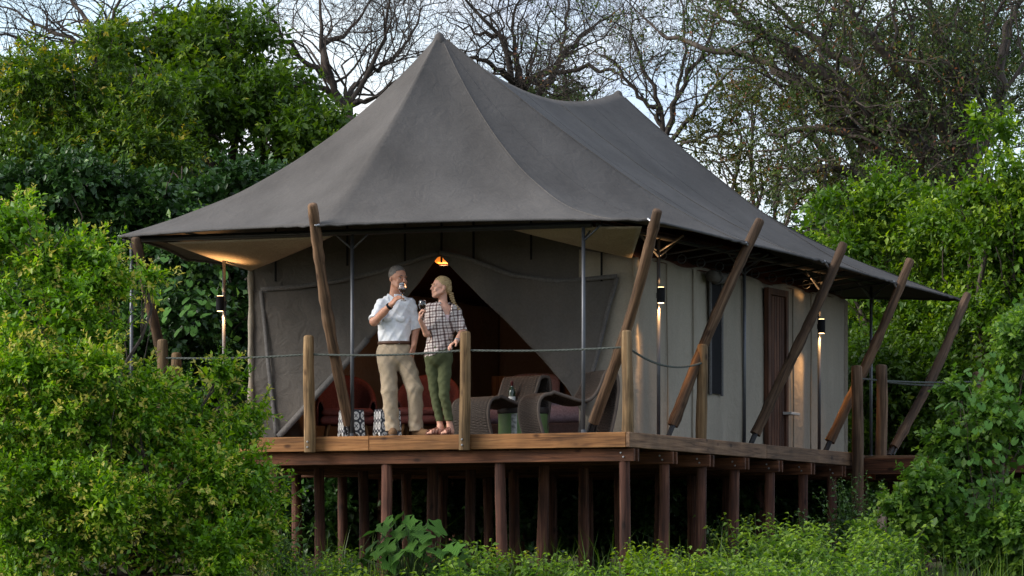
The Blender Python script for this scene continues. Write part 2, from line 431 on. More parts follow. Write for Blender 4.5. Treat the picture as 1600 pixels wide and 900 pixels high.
link('post', wp, M_GUY, wrail, loc=(p1[0], 7.9, -0.04)); link('post', wp, M_GUY, wrail, loc=(p2[0], 10.0, -0.04), rot=(0, 0, 1.2))
rope(wrail, (0.11, 7.42, 0.92), (p2[0], 10.0, 0.98), 0.03)
rope(wrail, (p1[0], 7.9, 0.90), (p2[0] + 0.9, 8.4, 0.9), 0.06)

# ------------------------------------------------------------------ safari tent
AX = -3.1
P1 = Vector((AX, 2.08, 4.66)); P2 = Vector((AX, 7.62, 4.60))
tent = thing('safari_tent', 'large twin peaked grey brown canvas safari tent on the timber deck', 'tent', (AX, 5.5, 0))
T0 = Vector((AX, 5.5, 0))
def tb(mb, name, mat, smooth=True, thick=0.0, parent=None, auto=None):
    mb.v = [(x - T0.x, y - T0.y, z - T0.z) for x, y, z in mb.v]
    return mb.build(name, mat, parent or tent, smooth=smooth, thick=thick, auto=auto)

def ridge(u):                                   # 0 at the front peak, 1 at the rear peak
    p = P1.lerp(P2, u); p.z -= 4 * 0.36 * u * (1 - u) * (1 + 0.25 * (u - 0.5)); return p
# ties of the flysheet: eave point, ridge parameter, profile exponent, exponent near eave
pA = onY(499, 351, -0.62); pB = onY(1012, 342, 0.12); pL = onY(185, 369, 0.1)
sX = 0.42
S = [onX(1165, 379, sX), onX(1288, 408, sX), onX(1396, 440, sX), onX(1502, 468, sX)]
lX = 2 * AX - sX
ties = [(pL, 0.0, (0.52, 2.6)), (pA, 0.0, 1.20), (pB, 0.0, 2.30), (S[0], 0.0, 1.22), (S[1], 0.62, 1.35), (S[2], 1.0, 1.35), (S[3], 1.0, (0.45, 3.0)),
        ((AX, S[3][1] + 0.6, 2.2), 1.0, 1.5),
        ((lX, S[3][1], 2.1), 1.0, 1.5), ((lX, S[2][1], 2.15), 1.0, 1.4), ((lX, S[1][1], 2.2), 0.62, 1.4), ((lX, S[0][1], 2.24), 0.0, 1.5)]
ties = [(Vector(p), u, e) for p, u, e in ties]
def hip(p, u, e, t):
    a = ridge(u); q = a.lerp(p, t)
    rem = (1 - t) ** e if not isinstance(e, tuple) else e[0] * (1 - t) ** e[1] + (1 - e[0]) * (1 - t)
    q.z = p.z + (a.z - p.z) * rem
    return q
NT, NU = 40, 36
roof_cols = []; creases = []
nt_ = len(ties)
for i in range(nt_):
    pa, ua, ea = ties[i]; pb, ub, eb = ties[(i + 1) % nt_]
    span = (pb - pa).length
    for k in range(NU):
        w = k / NU
        col = []
        for j in range(NT + 1):
            t = j / NT
            qa = hip(pa, ua, ea, t); qb = hip(pb, ub, eb, t)
            # follow the sagging ridge at the top, straight cloth lower down
            q = qa.lerp(qb, w)
            u = ua + (ub - ua) * w
            rq = ridge(u) - ridge(ua).lerp(ridge(ub), w)
            q += rq * (1 - t) ** 1.5
            c = 4 * w * (1 - w)
            # eave scallop: edge pulled in and slightly up between ties; facets sag a little between the hips
            apex = ridge(u)
            inward = Vector((apex.x - q.x, apex.y - q.y, 0))
            if inward.length > 1e-6: inward.normalize()
            q += inward * (0.055 * span * 0.55 * c * t ** 3)
            q.z += 0.010 * span * c * t ** 4
            q.z -= 0.075 * min(span, 3.2) * c * t * (1 - t) ** 0.8 * 1.3
            # soft wrinkles fanning out from the ties and from the peak
            wr = math.sin(w * 75 + 4 * noise.noise(Vector((w * 3, t * 2, i)))) * 0.016 * t ** 1.5 * (1 - c) ** 1.5 * (1 if 0 < k else 0) * (0.4 + abs(noise.noise(Vector((w * 9, t * 1.5, i + 4)))) * 1.6)
            wr += 0.016 * noise.noise(Vector((q.x * 1.6, q.y * 1.6, q.z * 1.6 + i))) * (t * (1 - t) * 4)
            q.z += wr
            col.append(q)
        roof_cols.append(col)
        if k == 0: creases.append(col)
mb = MB(); mb.grid(roof_cols + [roof_cols[0]])
roof = tb(mb, 'roof', M_ROOF, smooth=True, thick=0.008)
# rounded cap at both peaks
for P in (P1, P2):
    mb = MB(); mb.lathe([(0.085, -0.17), (0.068, -0.09), (0.045, -0.025), (0.015, -0.004)], 16, (P.x, P.y, P.z + 0.02))
    tb(mb, 'peak_cap', M_ROOF, parent=tent)
# seams along the hips and a hem along the eave
for i, col in enumerate(creases):
    if i in (0, 1): continue
    pts = [c + Vector((0, 0, 0.006)) for c in col[1:]]
    tb(MB().tube(pts, 0.009, 5, flat=0.5), 'seam', M_ROOF)
for i, ww in ((2, 8), (3, 5), (3, 11), (4, 8), (5, 8)):
    tb(MB().tube([c + Vector((0, 0, 0.004)) for c in roof_cols[i * NU + ww * NU // 16][1:]], 0.005, 4, flat=0.5), 'seam', M_SEAM)
eave = [c[-1] for c in roof_cols] + [roof_cols[0][-1]]
tb(MB().tube([e + Vector((0, 0, -0.012)) for e in eave], 0.014, 6), 'hem', M_SEAM)

# frame: uprights, eave beams, braces
WX0, WX1, WY0, WY1 = -5.5, -0.70, 2.1, 9.45
FX0, FXM, FX1, FY = -6.11, -3.36, -0.61, 0.3
side_px = [1029, 1163, 1280, 1361]
SXP = -0.45
side_y = [float(onX(x, 600, SXP)[1]) for x in side_px]
BZ = 2.24
def roof_clear(x, y): return BZ
uprights = [(FX0, FY), (FXM, FY), (FX1, FY)] + [(SXP, y) for y in side_y] + [(2 * AX - SXP, y) for y in side_y]
left_lamp = onY(350, 475, 1.35)
uprights[7] = (float(left_lamp[0]), 1.35)
for x, y in uprights:
    tb(MB().tube([(x, y, 0), (x, y, 0.9), (x, y, BZ)], 0.021, 10), 'upright', M_METAL)
    tb(MB().lathe([(0.055, 0), (0.055, 0.012), (0.026, 0.014), (0.026, 0.05)], 12, (x, y, 0.001)), 'foot_plate', M_METAL)
def bar(a, b, r=0.016, name='brace', mat=None): tb(MB().tube([a, b], r, 8), name, mat or M_METAL)
bar((FX0 - 0.1, FY, BZ + 0.04), (FX1 + 0.10, FY, BZ + 0.02), 0.034, 'eave_beam', M_DARKMETAL)
bar((SXP, FY, BZ + 0.02), (SXP, side_y[-1] + 0.5, BZ + 0.02), 0.022, 'eave_beam', M_DARKMETAL)
lx = 2 * AX - SXP
bar((lx, FY, BZ + 0.02), (lx, side_y[-1] + 0.5, BZ + 0.02), 0.022, 'eave_beam', M_DARKMETAL)
for x in (FXM, FX1):
    for s in (-1, 1):
        if x == FX1 and s == -1: continue
        bar((x, FY, BZ - 0.16), (x + 0.2 * s, FY, BZ + 0.01), 0.012)
bar((FX1, FY, BZ - 0.16), (FX1, FY + 0.25, BZ + 0.01), 0.012)
for y in side_y:
    for s in (-1, 1): bar((SXP, y, BZ - 0.20), (SXP, y + 0.62 * s, BZ + 0.03), 0.012)
    bar((SXP, y, BZ - 0.14), (SXP + 0.30, y, BZ + 0.03), 0.012)
    bar((SXP, y, BZ - 0.14), (WX1, y, BZ + 0.06), 0.012)
for y in np.arange(2.6, 9.4, 0.62):      # short rafters from wall head to eave
    bar((WX1 + 0.02, y, 2.09), (SXP + 0.55, y + 0.12, 2.20), 0.012, 'rafter', M_DARKMETAL)
    tb(MB().tube([(WX1 + 0.12 + 0.05 * math.cos(a), y, 2.10 + 0.05 * math.sin(a)) for a in np.linspace(0, 6.283, 13)], 0.007, 6), 'ring', M_METAL)

# --- inner tent: side walls, rear wall, inner ceiling
def fold(x, y, z, amp=0.012): return amp * (noise.noise(Vector((x * 1.8, y * 1.8, z * 0.55))) + 0.5 * noise.noise(Vector((x * 5, y * 5, z * 0.8))))
WH = 2.03
win = sorted((onX(1105, 500, WX1)[1], onX(1123, 500, WX1)[1])); dr = sorted((onX(1192, 600, WX1)[1], onX(1221, 600, WX1)[1]))
mb = MB()
ys = np.linspace(WY0, WY1, 90); zs = np.linspace(0.0, WH, 24)
mb.grid([[(WX1 + fold(0, y, z, 0.030) + 0.012 * math.sin(y * 8.4 + 2 * noise.noise(Vector((y, z, 3)))), y, z + (0.05 * math.sin((y - WY0) / 7.3 * math.pi * 5) ** 2 * (z / WH) ** 3)) for y in ys] for z in zs])
tb(mb, 'side_wall', M_WALL, thick=0.006)
mb = MB(); mb.grid([[(WX0 + fold(3, y, z, 0.02), y, z) for y in ys] for z in zs]); tb(mb, 'side_wall', M_WALL, thick=0.006)
mb = MB(); xs_ = np.linspace(WX0 - 0.05, WX1 + 0.03, 40); mb.grid([[(x, WY1 + fold(x, 9, z), z * (2.03 + 1.5 * (1 - abs(2 * (x - WX0) / (WX1 - WX0) - 1)))) for x in xs_] for z in np.linspace(0, 1, 20)]); tb(mb, 'rear_wall', M_WALL, thick=0.006)
for y in [WY0 + 0.9, win[0] - 0.55, win[1] + 0.75, dr[0] - 0.75, dr[1] + 0.35, dr[1] + 1.05]:   # vertical seams
    tb(MB().tube([(WX1 + 0.026 + fold(0, y, z, 0.022), y, z) for z in np.linspace(0.02, WH, 14)], 0.012, 5, flat=0.4), 'seam', M_WALL)
mb = MB()   # inner ceiling, a plain gable under the flysheet
rows = []
for y in np.linspace(WY0 + 0.02, WY1, 18):
    row = []
    for w in np.linspace(0, 1, 25):
        x = WX0 + (WX1 - WX0) * w; h = 1 - abs(2 * w - 1)
        row.append((x, y, 2.03 + 1.55 * h ** 1.05 + 0.02 * noise.noise(Vector((x * 2, y * 2, 0)))))
    rows.append(row)
mb.grid(rows); tb(mb, 'inner_ceiling', M_LINING, thick=0.006)
for s, nm in ((-1, 'purlin'), (1, 'purlin')):
    for h in (0.35, 0.7):
        x = AX + s * 2.4 * (1 - h); bar((x, WY0 + 0.1, 2.0 + 1.55 * h), (x, WY1 - 0.1, 2.0 + 1.55 * h), 0.04, 'purlin', M_DOOR)
tb(MB().box((WX0 + 0.02, WY0, 0.004), (WX1 - 0.02, WY1, 0.010)), 'groundsheet', M_LINING, smooth=False)

# window: dark mesh with a rolled blind; door of dark boards in a frame
window = tb(MB().box((WX1 + 0.030, win[0], 0.62), (WX1 + 0.040, win[1], 1.92), 0.0), 'window', M_BLACK, smooth=False)
def sub(mb, name, mat, par, smooth=False):
    mb.v = [(x - T0.x, y - T0.y, z - T0.z) for x, y, z in mb.v]; return mb.build(name, mat, par, smooth=smooth)
for y in win: sub(MB().box((WX1 + 0.028, y - 0.025, 0.60), (WX1 + 0.052, y + 0.025, 1.95), 0.004), 'window_frame', M_WEB, window)
sub(MB().tube([(WX1 + 0.10 + 0.012 * math.sin(i * 1.3), win[0] - 0.18 + i * (win[1] - win[0] + 0.36) / 14, 1.97 + 0.012 * math.sin(i * 0.9)) for i in range(15)],
    [0.062 + 0.01 * math.sin(i * 2.1) for i in range(15)], 10), 'rolled_blind', M_FRONT, window, True)
for y in (win[0] + 0.05, win[1] + 0.05): sub(MB().tube([(WX1 + 0.10 + 0.075 * math.cos(a), y, 1.97 + 0.075 * math.sin(a)) for a in np.linspace(0, 6.3, 13)], 0.012, 6), 'strap', M_WEB, window, True)
door = tb(MB().box((WX1 + 0.030, dr[0] + 0.05, 0.03), (WX1 + 0.045, dr[1] - 0.05, 1.90), 0.0), 'door', M_DOOR, smooth=False)
n = 6; dw = (dr[1] - dr[0] - 0.12) / n
for k in range(n): sub(MB().box((WX1 + 0.046, dr[0] + 0.06 + k * dw + 0.006, 0.04), (WX1 + 0.060, dr[0] + 0.06 + (k + 1) * dw - 0.006, 1.89), 0.003), 'plank', M_DOOR, door)
for a, b_ in (((dr[0] - 0.03, 0.0), (dr[0] + 0.05, 1.98)), ((dr[1] - 0.05, 0.0), (dr[1] + 0.03, 1.98))):
    sub(MB().box((WX1 + 0.025, a[0], a[1] + 0.012), (WX1 + 0.085, b_[0], b_[1]), 0.004), 'door_frame', M_DOOR, door)
sub(MB().box((WX1 + 0.025, dr[0] + 0.051, 1.90), (WX1 + 0.083, dr[1] - 0.051, 1.98), 0.004), 'door_frame', M_DOOR, door)
sub(MB().tube([(WX1 + 0.06, dr[1] - 0.16, 0.98), (WX1 + 0.11, dr[1] - 0.16, 0.98), (WX1 + 0.11, dr[1] - 0.28, 0.98)], 0.012, 8), 'handle', M_GALV, door, True)
sh = onX(1229, 646, WX1 + 0.05)
tb(MB().box((WX1 + 0.03, sh[1] - 0.16, sh[2] - 0.02), (WX1 + 0.17, sh[1] + 0.16, sh[2] + 0.012), 0.004), 'small_shelf', plain('white_plastic', (0.42, 0.42, 0.40)), smooth=False)

# --- front wall: strips of grey webbing, two tied-back flaps, gable valance
def fpt(x, y, off=0.0): p = onY(x, y, WY0 + off); return (p[0], p[2])
stripL = [(436, 684), (424, 570), (412, 455)]
stripT = [(412, 453), (470, 449), (530, 440), (600, 425), (650, 408), (690, 395), (730, 403), (800, 430), (870, 440), (920, 437), (968, 432)]
stripR = [(968, 434), (955, 480), (938, 550), (914, 645), (909, 684)]
openL = [(690, 398), (655, 445), (620, 486), (580, 530), (510, 606), (440, 683)]
openR = [(690, 398), (725, 436), (765, 475), (830, 541), (888, 604), (912, 648)]
def curve(pts, off=0.0): q = [fpt(x, y, off) for x, y in pts]; return np.array(q)
def xz_rows(left, right, z0, z1, nr, ncol, off, amp, seed):
    L = left[np.argsort(left[:, 1])]; Rr = right[np.argsort(right[:, 1])]
    rows = []
    for z in np.linspace(z0, z1, nr):
        xl = np.interp(z, L[:, 1], L[:, 0]); xr = np.interp(z, Rr[:, 1], Rr[:, 0])
        row = []
        for w in np.linspace(0, 1, ncol):
            x = xl + (xr - xl) * w
            # folds gather towards the tied-back corner
            k = noise.noise(Vector((x * 1.3 + z * 1.5, z * 0.9 - x * 0.7, seed))) + 0.5 * noise.noise(Vector((x * 3 + z * 4, z * 1.4, seed + 3)))
            row.append((x, WY0 + off - amp * k - amp * 0.6, z))
        rows.append(row)
    return rows
def resample(q, n):
    d = np.r_[0, np.cumsum(np.linalg.norm(np.diff(q, axis=0), axis=1))]; u = np.linspace(0, d[-1], n)
    return np.stack([np.interp(u, d, q[:, k]) for k in range(2)], 1)
def flap(side):
    st = (stripT[:6][::-1] + stripL[::-1]) if side == 'L' else (stripT[5:] + stripR[:4])
    outer = resample(curve(st), 46); inner = resample(curve(openL if side == 'L' else openR), 46)
    rows = []
    for i in range(46):
        row = []
        for w in np.linspace(0, 1, 24):
            x, z = inner[i] + (outer[i] - inner[i]) * w; z = max(z, 0.012)
            k = noise.noise(Vector((x * 1.3 + z * 1.5, z * 0.9 - x * 0.7, 5))) + 0.5 * noise.noise(Vector((x * 3 + z * 4, z * 1.4, 8)))
            k += 0.35 * math.sin(i * 0.55 + w * 3) * (1 - w)
            row.append((x, WY0 - 0.045 - 0.05 * k, z))
        rows.append(row)
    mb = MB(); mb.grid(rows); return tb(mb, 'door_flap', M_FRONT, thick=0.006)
flapL, flapR = flap('L'), flap('R')
def web(pts, w=0.050, par=None, off=-0.075, name='webbing', mat=None):
    q = curve(pts); n = len(q)
    # dense
    t = np.linspace(0, n - 1, n * 5); X = np.interp(t, range(n), q[:, 0]); Z = np.interp(t, range(n), q[:, 1])
    rows = [[], []]
    for i in range(len(X)):
        j0, j1 = max(i - 1, 0), min(i + 1, len(X) - 1)
        d = np.array([X[j1] - X[j0], Z[j1] - Z[j0]]); d /= (np.linalg.norm(d) + 1e-9)
        nn = np.array([-d[1], d[0]]) * w / 2
        y = WY0 + off + 0.006 * math.sin(i * 0.7)
        rows[0].append((X[i] + nn[0], y, Z[i] + nn[1])); rows[1].append((X[i] - nn[0], y, Z[i] - nn[1]))
    mb = MB(); mb.grid(rows)
    return tb(mb, name, mat or M_WEB, thick=0.005)
web(stripL); web(stripT[:6]); web(stripT[5:]); web(stripR)
web(openL[3:], 0.075, off=-0.085)
# corner panels beside the flaps and valance above
def panel(x0, x1, zt0, zt1, off, name, mat, nz=26, nx=16, amp=0.02):
    mb = MB(); rows = []
    for zz in np.linspace(0, 1, nz):
        row = []
        for w in np.linspace(0, 1, nx):
            x = x0 + (x1 - x0) * w; z = 0.01 + zz * (zt0 + (zt1 - zt0) * w - 0.01)
            row.append((x, WY0 + off + amp * noise.noise(Vector((x * 4, z * 0.8, 2))), z))
        rows.append(row)
    mb.grid(rows); return tb(mb, name, mat, thick=0.006)
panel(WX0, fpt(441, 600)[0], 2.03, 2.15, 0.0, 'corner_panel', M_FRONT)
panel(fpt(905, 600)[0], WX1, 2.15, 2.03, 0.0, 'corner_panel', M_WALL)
mb = MB(); rows = []
sT = curve(stripT); sT = sT[np.argsort(sT[:, 0])]
for zz in np.linspace(0, 1, 14):
    row = []
    for w in np.linspace(0, 1, 60):
        x = WX0 + (WX1 - WX0) * w
        zb = np.interp(x, sT[:, 0], sT[:, 1]); zt = 2.03 + 1.5 * (1 - abs(2 * w - 1)) ** 1.05
        zb = min(zb - 0.03, zt - 0.02); z = zb + (zt - zb) * zz
        row.append((x, WY0 + 0.012 + 0.04 * noise.noise(Vector((x * 1.7, z * 1.2, 7))), z))
    rows.append(row)
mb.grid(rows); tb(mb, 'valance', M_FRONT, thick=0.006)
for xpx in (433, 545, 635, 692, 742, 832, 942):    # stitched vertical seams / tie tapes of the valance
    a = fpt(xpx, 372); b_ = fpt(xpx, 440 if xpx in (433, 942) else 405)
    tb(MB().box((a[0] - 0.012, WY0 - 0.045, min(b_[1], 2.05)), (a[0] + 0.012, WY0 - 0.035, a[1] + 0.25), 0.002), 'tie_tape', M_BLACK, smooth=False)
# corner laces
for x, mat in ((WX0, M_WALL), (WX1, M_WALL)):
    tb(MB().tube([(x, WY0 - 0.01 + 0.01 * math.sin(z * 9), z) for z in np.linspace(0.01, 2.04, 20)], [0.035 + 0.006 * math.sin(z * 14) for z in np.linspace(0, 2.04, 20)], 8), 'corner_roll', mat)
# porch ceiling cloth pulled down to both front wall corners
def tri_cloth(a, b, c, name, sag=0.03):
    a, b, c = Vector(a), Vector(b), Vector(c); mb = MB(); rows = []
    n = 16
    for i in range(n + 1):
        s = i / n; row = []
        for j in range(n + 1):
            t = j / n; e = a.lerp(b, t); p = e.lerp(c, s)
            p.z -= sag * 4 * s * (1 - s) * (0.3 + t * (1 - t) * 4); row.append(p)
        rows.append(row)
    mb.grid(rows); return tb(mb, name, M_CEIL, thick=0.005)
zc = BZ + 0.05
tri_cloth(onY(262, 379, FY + 0.05), onY(520, 369, FY + 0.05), (WX0, WY0 - 0.02, 2.03), 'porch_ceiling')
tri_cloth(onY(790, 356, FY + 0.05), onY(1003, 354, FY + 0.05), (WX1 - 0.05, WY0 - 0.02, 2.03), 'porch_ceiling')

# ------------------------------------------------------------------ leaning guy poles
def guy(base, top, label, seed, r=0.060, tie=None):
    base = Vector(base); top = Vector(top); d = top - base; L = d.length
    t = thing('guy_pole', label, 'pole', base, group='leaning timber guy poles')
    q = d.to_track_quat('Z', 'Y')
    p = link('pole', pole_mesh('pole', L - 0.17, r * 1.06, r * 0.92, seed, n=14, seg=26, bend=0.028, gnarl=0.16), M_GUY, t)
    p.rotation_mode = 'QUATERNION'; p.rotation_quaternion = q; p.location = d.normalized() * 0.17
    # steel shoe: two straps and a pin
    mb = MB(); mb.tube([(0, 0, 0.03), (0, 0, 0.17)], 0.030, 8); mb.box((-0.055, -0.012, 0.06), (-0.043, 0.012, 0.30)); mb.box((0.043, -0.012, 0.06), (0.055, 0.012, 0.30)); mb.box((-0.055, -0.012, 0.05), (0.055, 0.012, 0.062))
    s = mb.build('shoe', M_DARKMETAL, t); s.rotation_mode = 'QUATERNION'; s.rotation_quaternion = q
    MB().box((-0.08, -0.08, 0.0), (0.08, 0.08, 0.012), 0.002).build('base_plate', M_DARKMETAL, t)
    if tie is not None:       # shackle and lashing to the flysheet
        tie = Vector(tie) - base
        f = max(0.0, min(1.0, tie.dot(d) / d.length_squared)); on = d * f
        MB().tube([on + (tie - on) * k / 6 + Vector((0, 0, 0.006 * math.sin(k * 2.5))) for k in range(7)], 0.012, 6).build('lashing', M_GALV, t, smooth=True)
    return t
def g_onX(px, py, X, z=None):
    p = onX(px, py, X)
    if z is not None: p = np.array([X, p[1], z])
    return p
guy(onY(549, 660, 0.42) * np.array([1, 1, 0]), onY(487, 324, -0.74), 'leaning guy pole between two rail posts left of the man in white shirt', 301, tie=pA)
guy(onY(921, 675, 0.8) * np.array([1, 1, 0]), onY(1028, 331, 0.05), 'leaning guy pole behind the corner rail post beside the wicker chairs', 302, tie=pB)
for k, (b_, t_, lb) in enumerate([((1042, 680), (1188, 347), 'leaning guy pole crossing in front of the dark side window'),
                                ((1171, 690), (1312, 381), 'leaning guy pole standing in front of the brown tent door'),
                                ((1288, 690), (1421, 409), 'cracked leaning guy pole behind the tall dark rail post at the rear wall corner')]):
    guy(g_onX(*b_, -0.34, 0.0), onX(*t_, sX + 0.08), lb, 303 + k, tie=S[k])
guy(g_onX(1389, 690, 0.16, -0.02), onX(1511, 462, sX + 0.12), 'outermost leaning guy pole among shrubs at the end of the roof', 306, tie=S[3])
guy(onY(288, 600, 0.9) * np.array([1, 1, 0]), onY(212, 372, 0.12), 'leaning guy pole half hidden by the leafy bush at the left roof tip', 307, tie=pL)

# ------------------------------------------------------------------ up and down lamps on the uprights
M_GLOW, nt, b = nodes('lamp_lens', 0.4); b.inputs['Emission Color'].default_value = (1.0, 0.62, 0.28, 1); b.inputs['Emission Strength'].default_value = 3.0
b.inputs['Base Color'].default_value = (0.8, 0.6, 0.4, 1)
def lamp(x, y, z, label, dirx):
    t = thing('wall_lamp', label, 'lamp', (x + dirx[0] * 0.065, y + dirx[1] * 0.065, z), group='lit cylinder lamps on tent uprights')
    MB().lathe([(0.036, -0.085), (0.046, -0.085), (0.046, 0.085), (0.036, 0.085), (0.036, 0.06)], 18).build('housing', M_BLACK, t, smooth=True, auto=40)
    MB().box((-dirx[0] * 0.07 - 0.02, -dirx[1] * 0.07 - 0.02, -0.03), (-dirx[0] * 0.07 + 0.02, -dirx[1] * 0.07 + 0.02, 0.03)).build('bracket', M_DARKMETAL, t)
    for s in (-1, 1):
        MB().lathe([(0.001, 0), (0.034, 0.0), (0.034, 0.004), (0.001, 0.004)], 16, (0, 0, 0.0875 * s - 0.002)).build('lens', M_GLOW, t)
        ld = bpy.data.lights.new('lamp_beam', 'SPOT'); ld.energy = 17.0 if s < 0 else 10.0; ld.color = (1.0, 0.52, 0.20); ld.spot_size = math.radians(110); ld.spot_blend = 0.9; ld.shadow_soft_size = 0.02
        lo = bpy.data.objects.new('lamp_beam', ld); COL.objects.link(lo); lo.parent = t; lo.location = (0, 0, 0.10 * s)
        lo.rotation_euler = (math.pi if s > 0 else 0, 0, 0)
s2 = math.sqrt(0.5)
lamp(SXP, side_y[0], 1.61, 'black cylinder lamp glowing on the upright beside the corner guy pole', (s2, -s2))
lamp(SXP, side_y[2], 1.58, 'black cylinder lamp glowing on the upright near the rear wall corner', (s2, -s2))
lamp(float(left_lamp[0]), 1.35, 1.60, 'black cylinder lamp glowing on the upright by the dark vines', (-0.3, -0.95))
# ------------------------------------------------------------------ furniture on the porch and inside
M_RED = canvas('brick_red_upholstery', (0.135, 0.046, 0.040), wr=0.15)
M_WICK, nt, b = nodes('dark_wicker', 0.7, 0.25)
_tc = N(nt, 'ShaderNodeTexCoord')
_w1 = N(nt, 'ShaderNodeTexWave', wave_type='BANDS', bands_direction='Y', Scale=22.0, Distortion=0.6)
_w2 = N(nt, 'ShaderNodeTexWave', wave_type='BANDS', bands_direction='X', Scale=26.0, Distortion=0.6)
for w_ in (_w1, _w2): nt.links.new(_tc.outputs['UV'], w_.inputs['Vector'])
_mx = N(nt, 'ShaderNodeMath', operation='MULTIPLY'); nt.links.new(_w1.outputs['Fac'], _mx.inputs[0]); nt.links.new(_w2.outputs['Fac'], _mx.inputs[1])
_r = ramp(nt, [(0.0, (0.018, 0.014, 0.012)), (0.4, (0.075, 0.06, 0.05)), (1.0, (0.15, 0.12, 0.10))])
nt.links.new(_mx.outputs[0], _r.inputs['Fac']); nt.links.new(_r.outputs['Color'], b.inputs['Base Color']); bump(nt, b, _mx.outputs[0], 0.8, 0.01)
M_RIM = plain('wicker_rim', (0.095, 0.074, 0.06), 0.7)

def spline(pts, n):
    P = [Vector(p) for p in pts]; P = [2 * P[0] - P[1]] + P + [2 * P[-1] - P[-2]]; out = []
    m = len(P) - 3
    for i in range(n + 1):
        u = i / n * m; k = min(int(u), m - 1); t = u - k
        a, b_, c, d = P[k:k+4]
        out.append(0.5 * ((2 * b_) + (c - a) * t + (2 * a - 5 * b_ + 4 * c - d) * t * t + (3 * b_ - a - 3 * c + d) * t ** 3))
    return out
def wicker_chair(px, Y, alpha, label):
    """one woven ribbon: front leg, curled seat, back and rear loop. local +x is forward"""
    base = onY(px, 676, Y)
    ang = TH + math.pi + alpha
    t = thing('wicker_chair', label, 'chair', (base[0], Y, 0.003), ang, group='wicker lounge chairs on the porch'); t.scale = (0.92, 0.92, 0.97)
    prof = spline([(0.40, 0, 0.0), (0.47, 0, 0.24), (0.45, 0, 0.41), (0.34, 0, 0.475), (0.15, 0, 0.43), (-0.06, 0, 0.375), (-0.20, 0, 0.40),
                   (-0.30, 0, 0.52), (-0.37, 0, 0.68), (-0.44, 0, 0.745), (-0.52, 0, 0.70), (-0.55, 0, 0.50), (-0.50, 0, 0.24), (-0.44, 0, 0.0)], 70)
    W = 0.33
    def ribbon(i0, i1, name):
        rows = []
        for i in range(i0, i1 + 1):
            p = prof[i]; c = 0.03 if 0.35 < p.z < 0.72 and p.x < 0.3 else 0.0
            rows.append([(p.x, y, p.z + c * (y / W) ** 2 ) for y in np.linspace(-W, W, 13)])
        mb = MB(); mb.grid(rows); me = mb.mesh(name, True)
        uv = me.uv_layers.new(name='UVMap')
        co = np.empty(len(me.vertices) * 3, np.float32); me.vertices.foreach_get('co', co); co = co.reshape(-1, 3)
        vi = np.empty(len(me.loops), np.int32); me.loops.foreach_get('vertex_index', vi)
        u = np.stack([vi % 13 / 13 * 0.7, (vi // 13) / len(rows) * (i1 - i0) / 70 * 2.6], 1).astype(np.float32)
        uv.data.foreach_set('uv', u.ravel())
        o = link(name, me, M_WICK, t); md = o.modifiers.new('thickness', 'SOLIDIFY'); md.thickness = 0.03; md.offset = 0
        return o
    ribbon(0, 20, 'front_leg'); ribbon(20, 36, 'seat'); ribbon(36, 50, 'backrest'); ribbon(50, 70, 'rear_leg')
    for s in (-1, 1):
        MB().tube([(p.x, s * W, p.z + (0.03 if 0.35 < p.z < 0.72 and p.x < 0.3 else 0)) for p in prof], 0.021, 8).build('rim', M_RIM, t, smooth=True)
    wv = MB(); dense = spline([tuple(p) for p in prof], 190)
    for i, p in enumerate(dense):               # woven strands laid across the ribbon
        c = 0.03 if 0.35 < p.z < 0.72 and p.x < 0.3 else 0.0; d = (dense[min(i + 1, 190)] - dense[max(i - 1, 0)]).normalized(); nn = Vector((-d.z, 0, d.x))
        wv.tube([p + nn * (0.016 * (1 if (i + k) % 2 else -1)) * (0.25 if k in (0, 10) else 1) + Vector((0, -W + 2 * W * k / 10, c * ((-1 + k / 5)) ** 2)) for k in range(11)], 0.0075, 5, cap=False)
    o = wv.build('weave', M_STRAND, t, smooth=True); o['kind'] = 'stuff'
    return t
M_STRAND = plain('wicker_strand', (0.062, 0.047, 0.037), 0.65, 0.3, var=0.35, scale=30)
wicker_chair(884, 1.15, math.radians(20), 'dark wicker lounge chair in front of the tied back flap, right of the green table')
wicker_chair(780, 1.75, math.radians(42), 'dark wicker lounge chair behind the rail post, left of the green table')

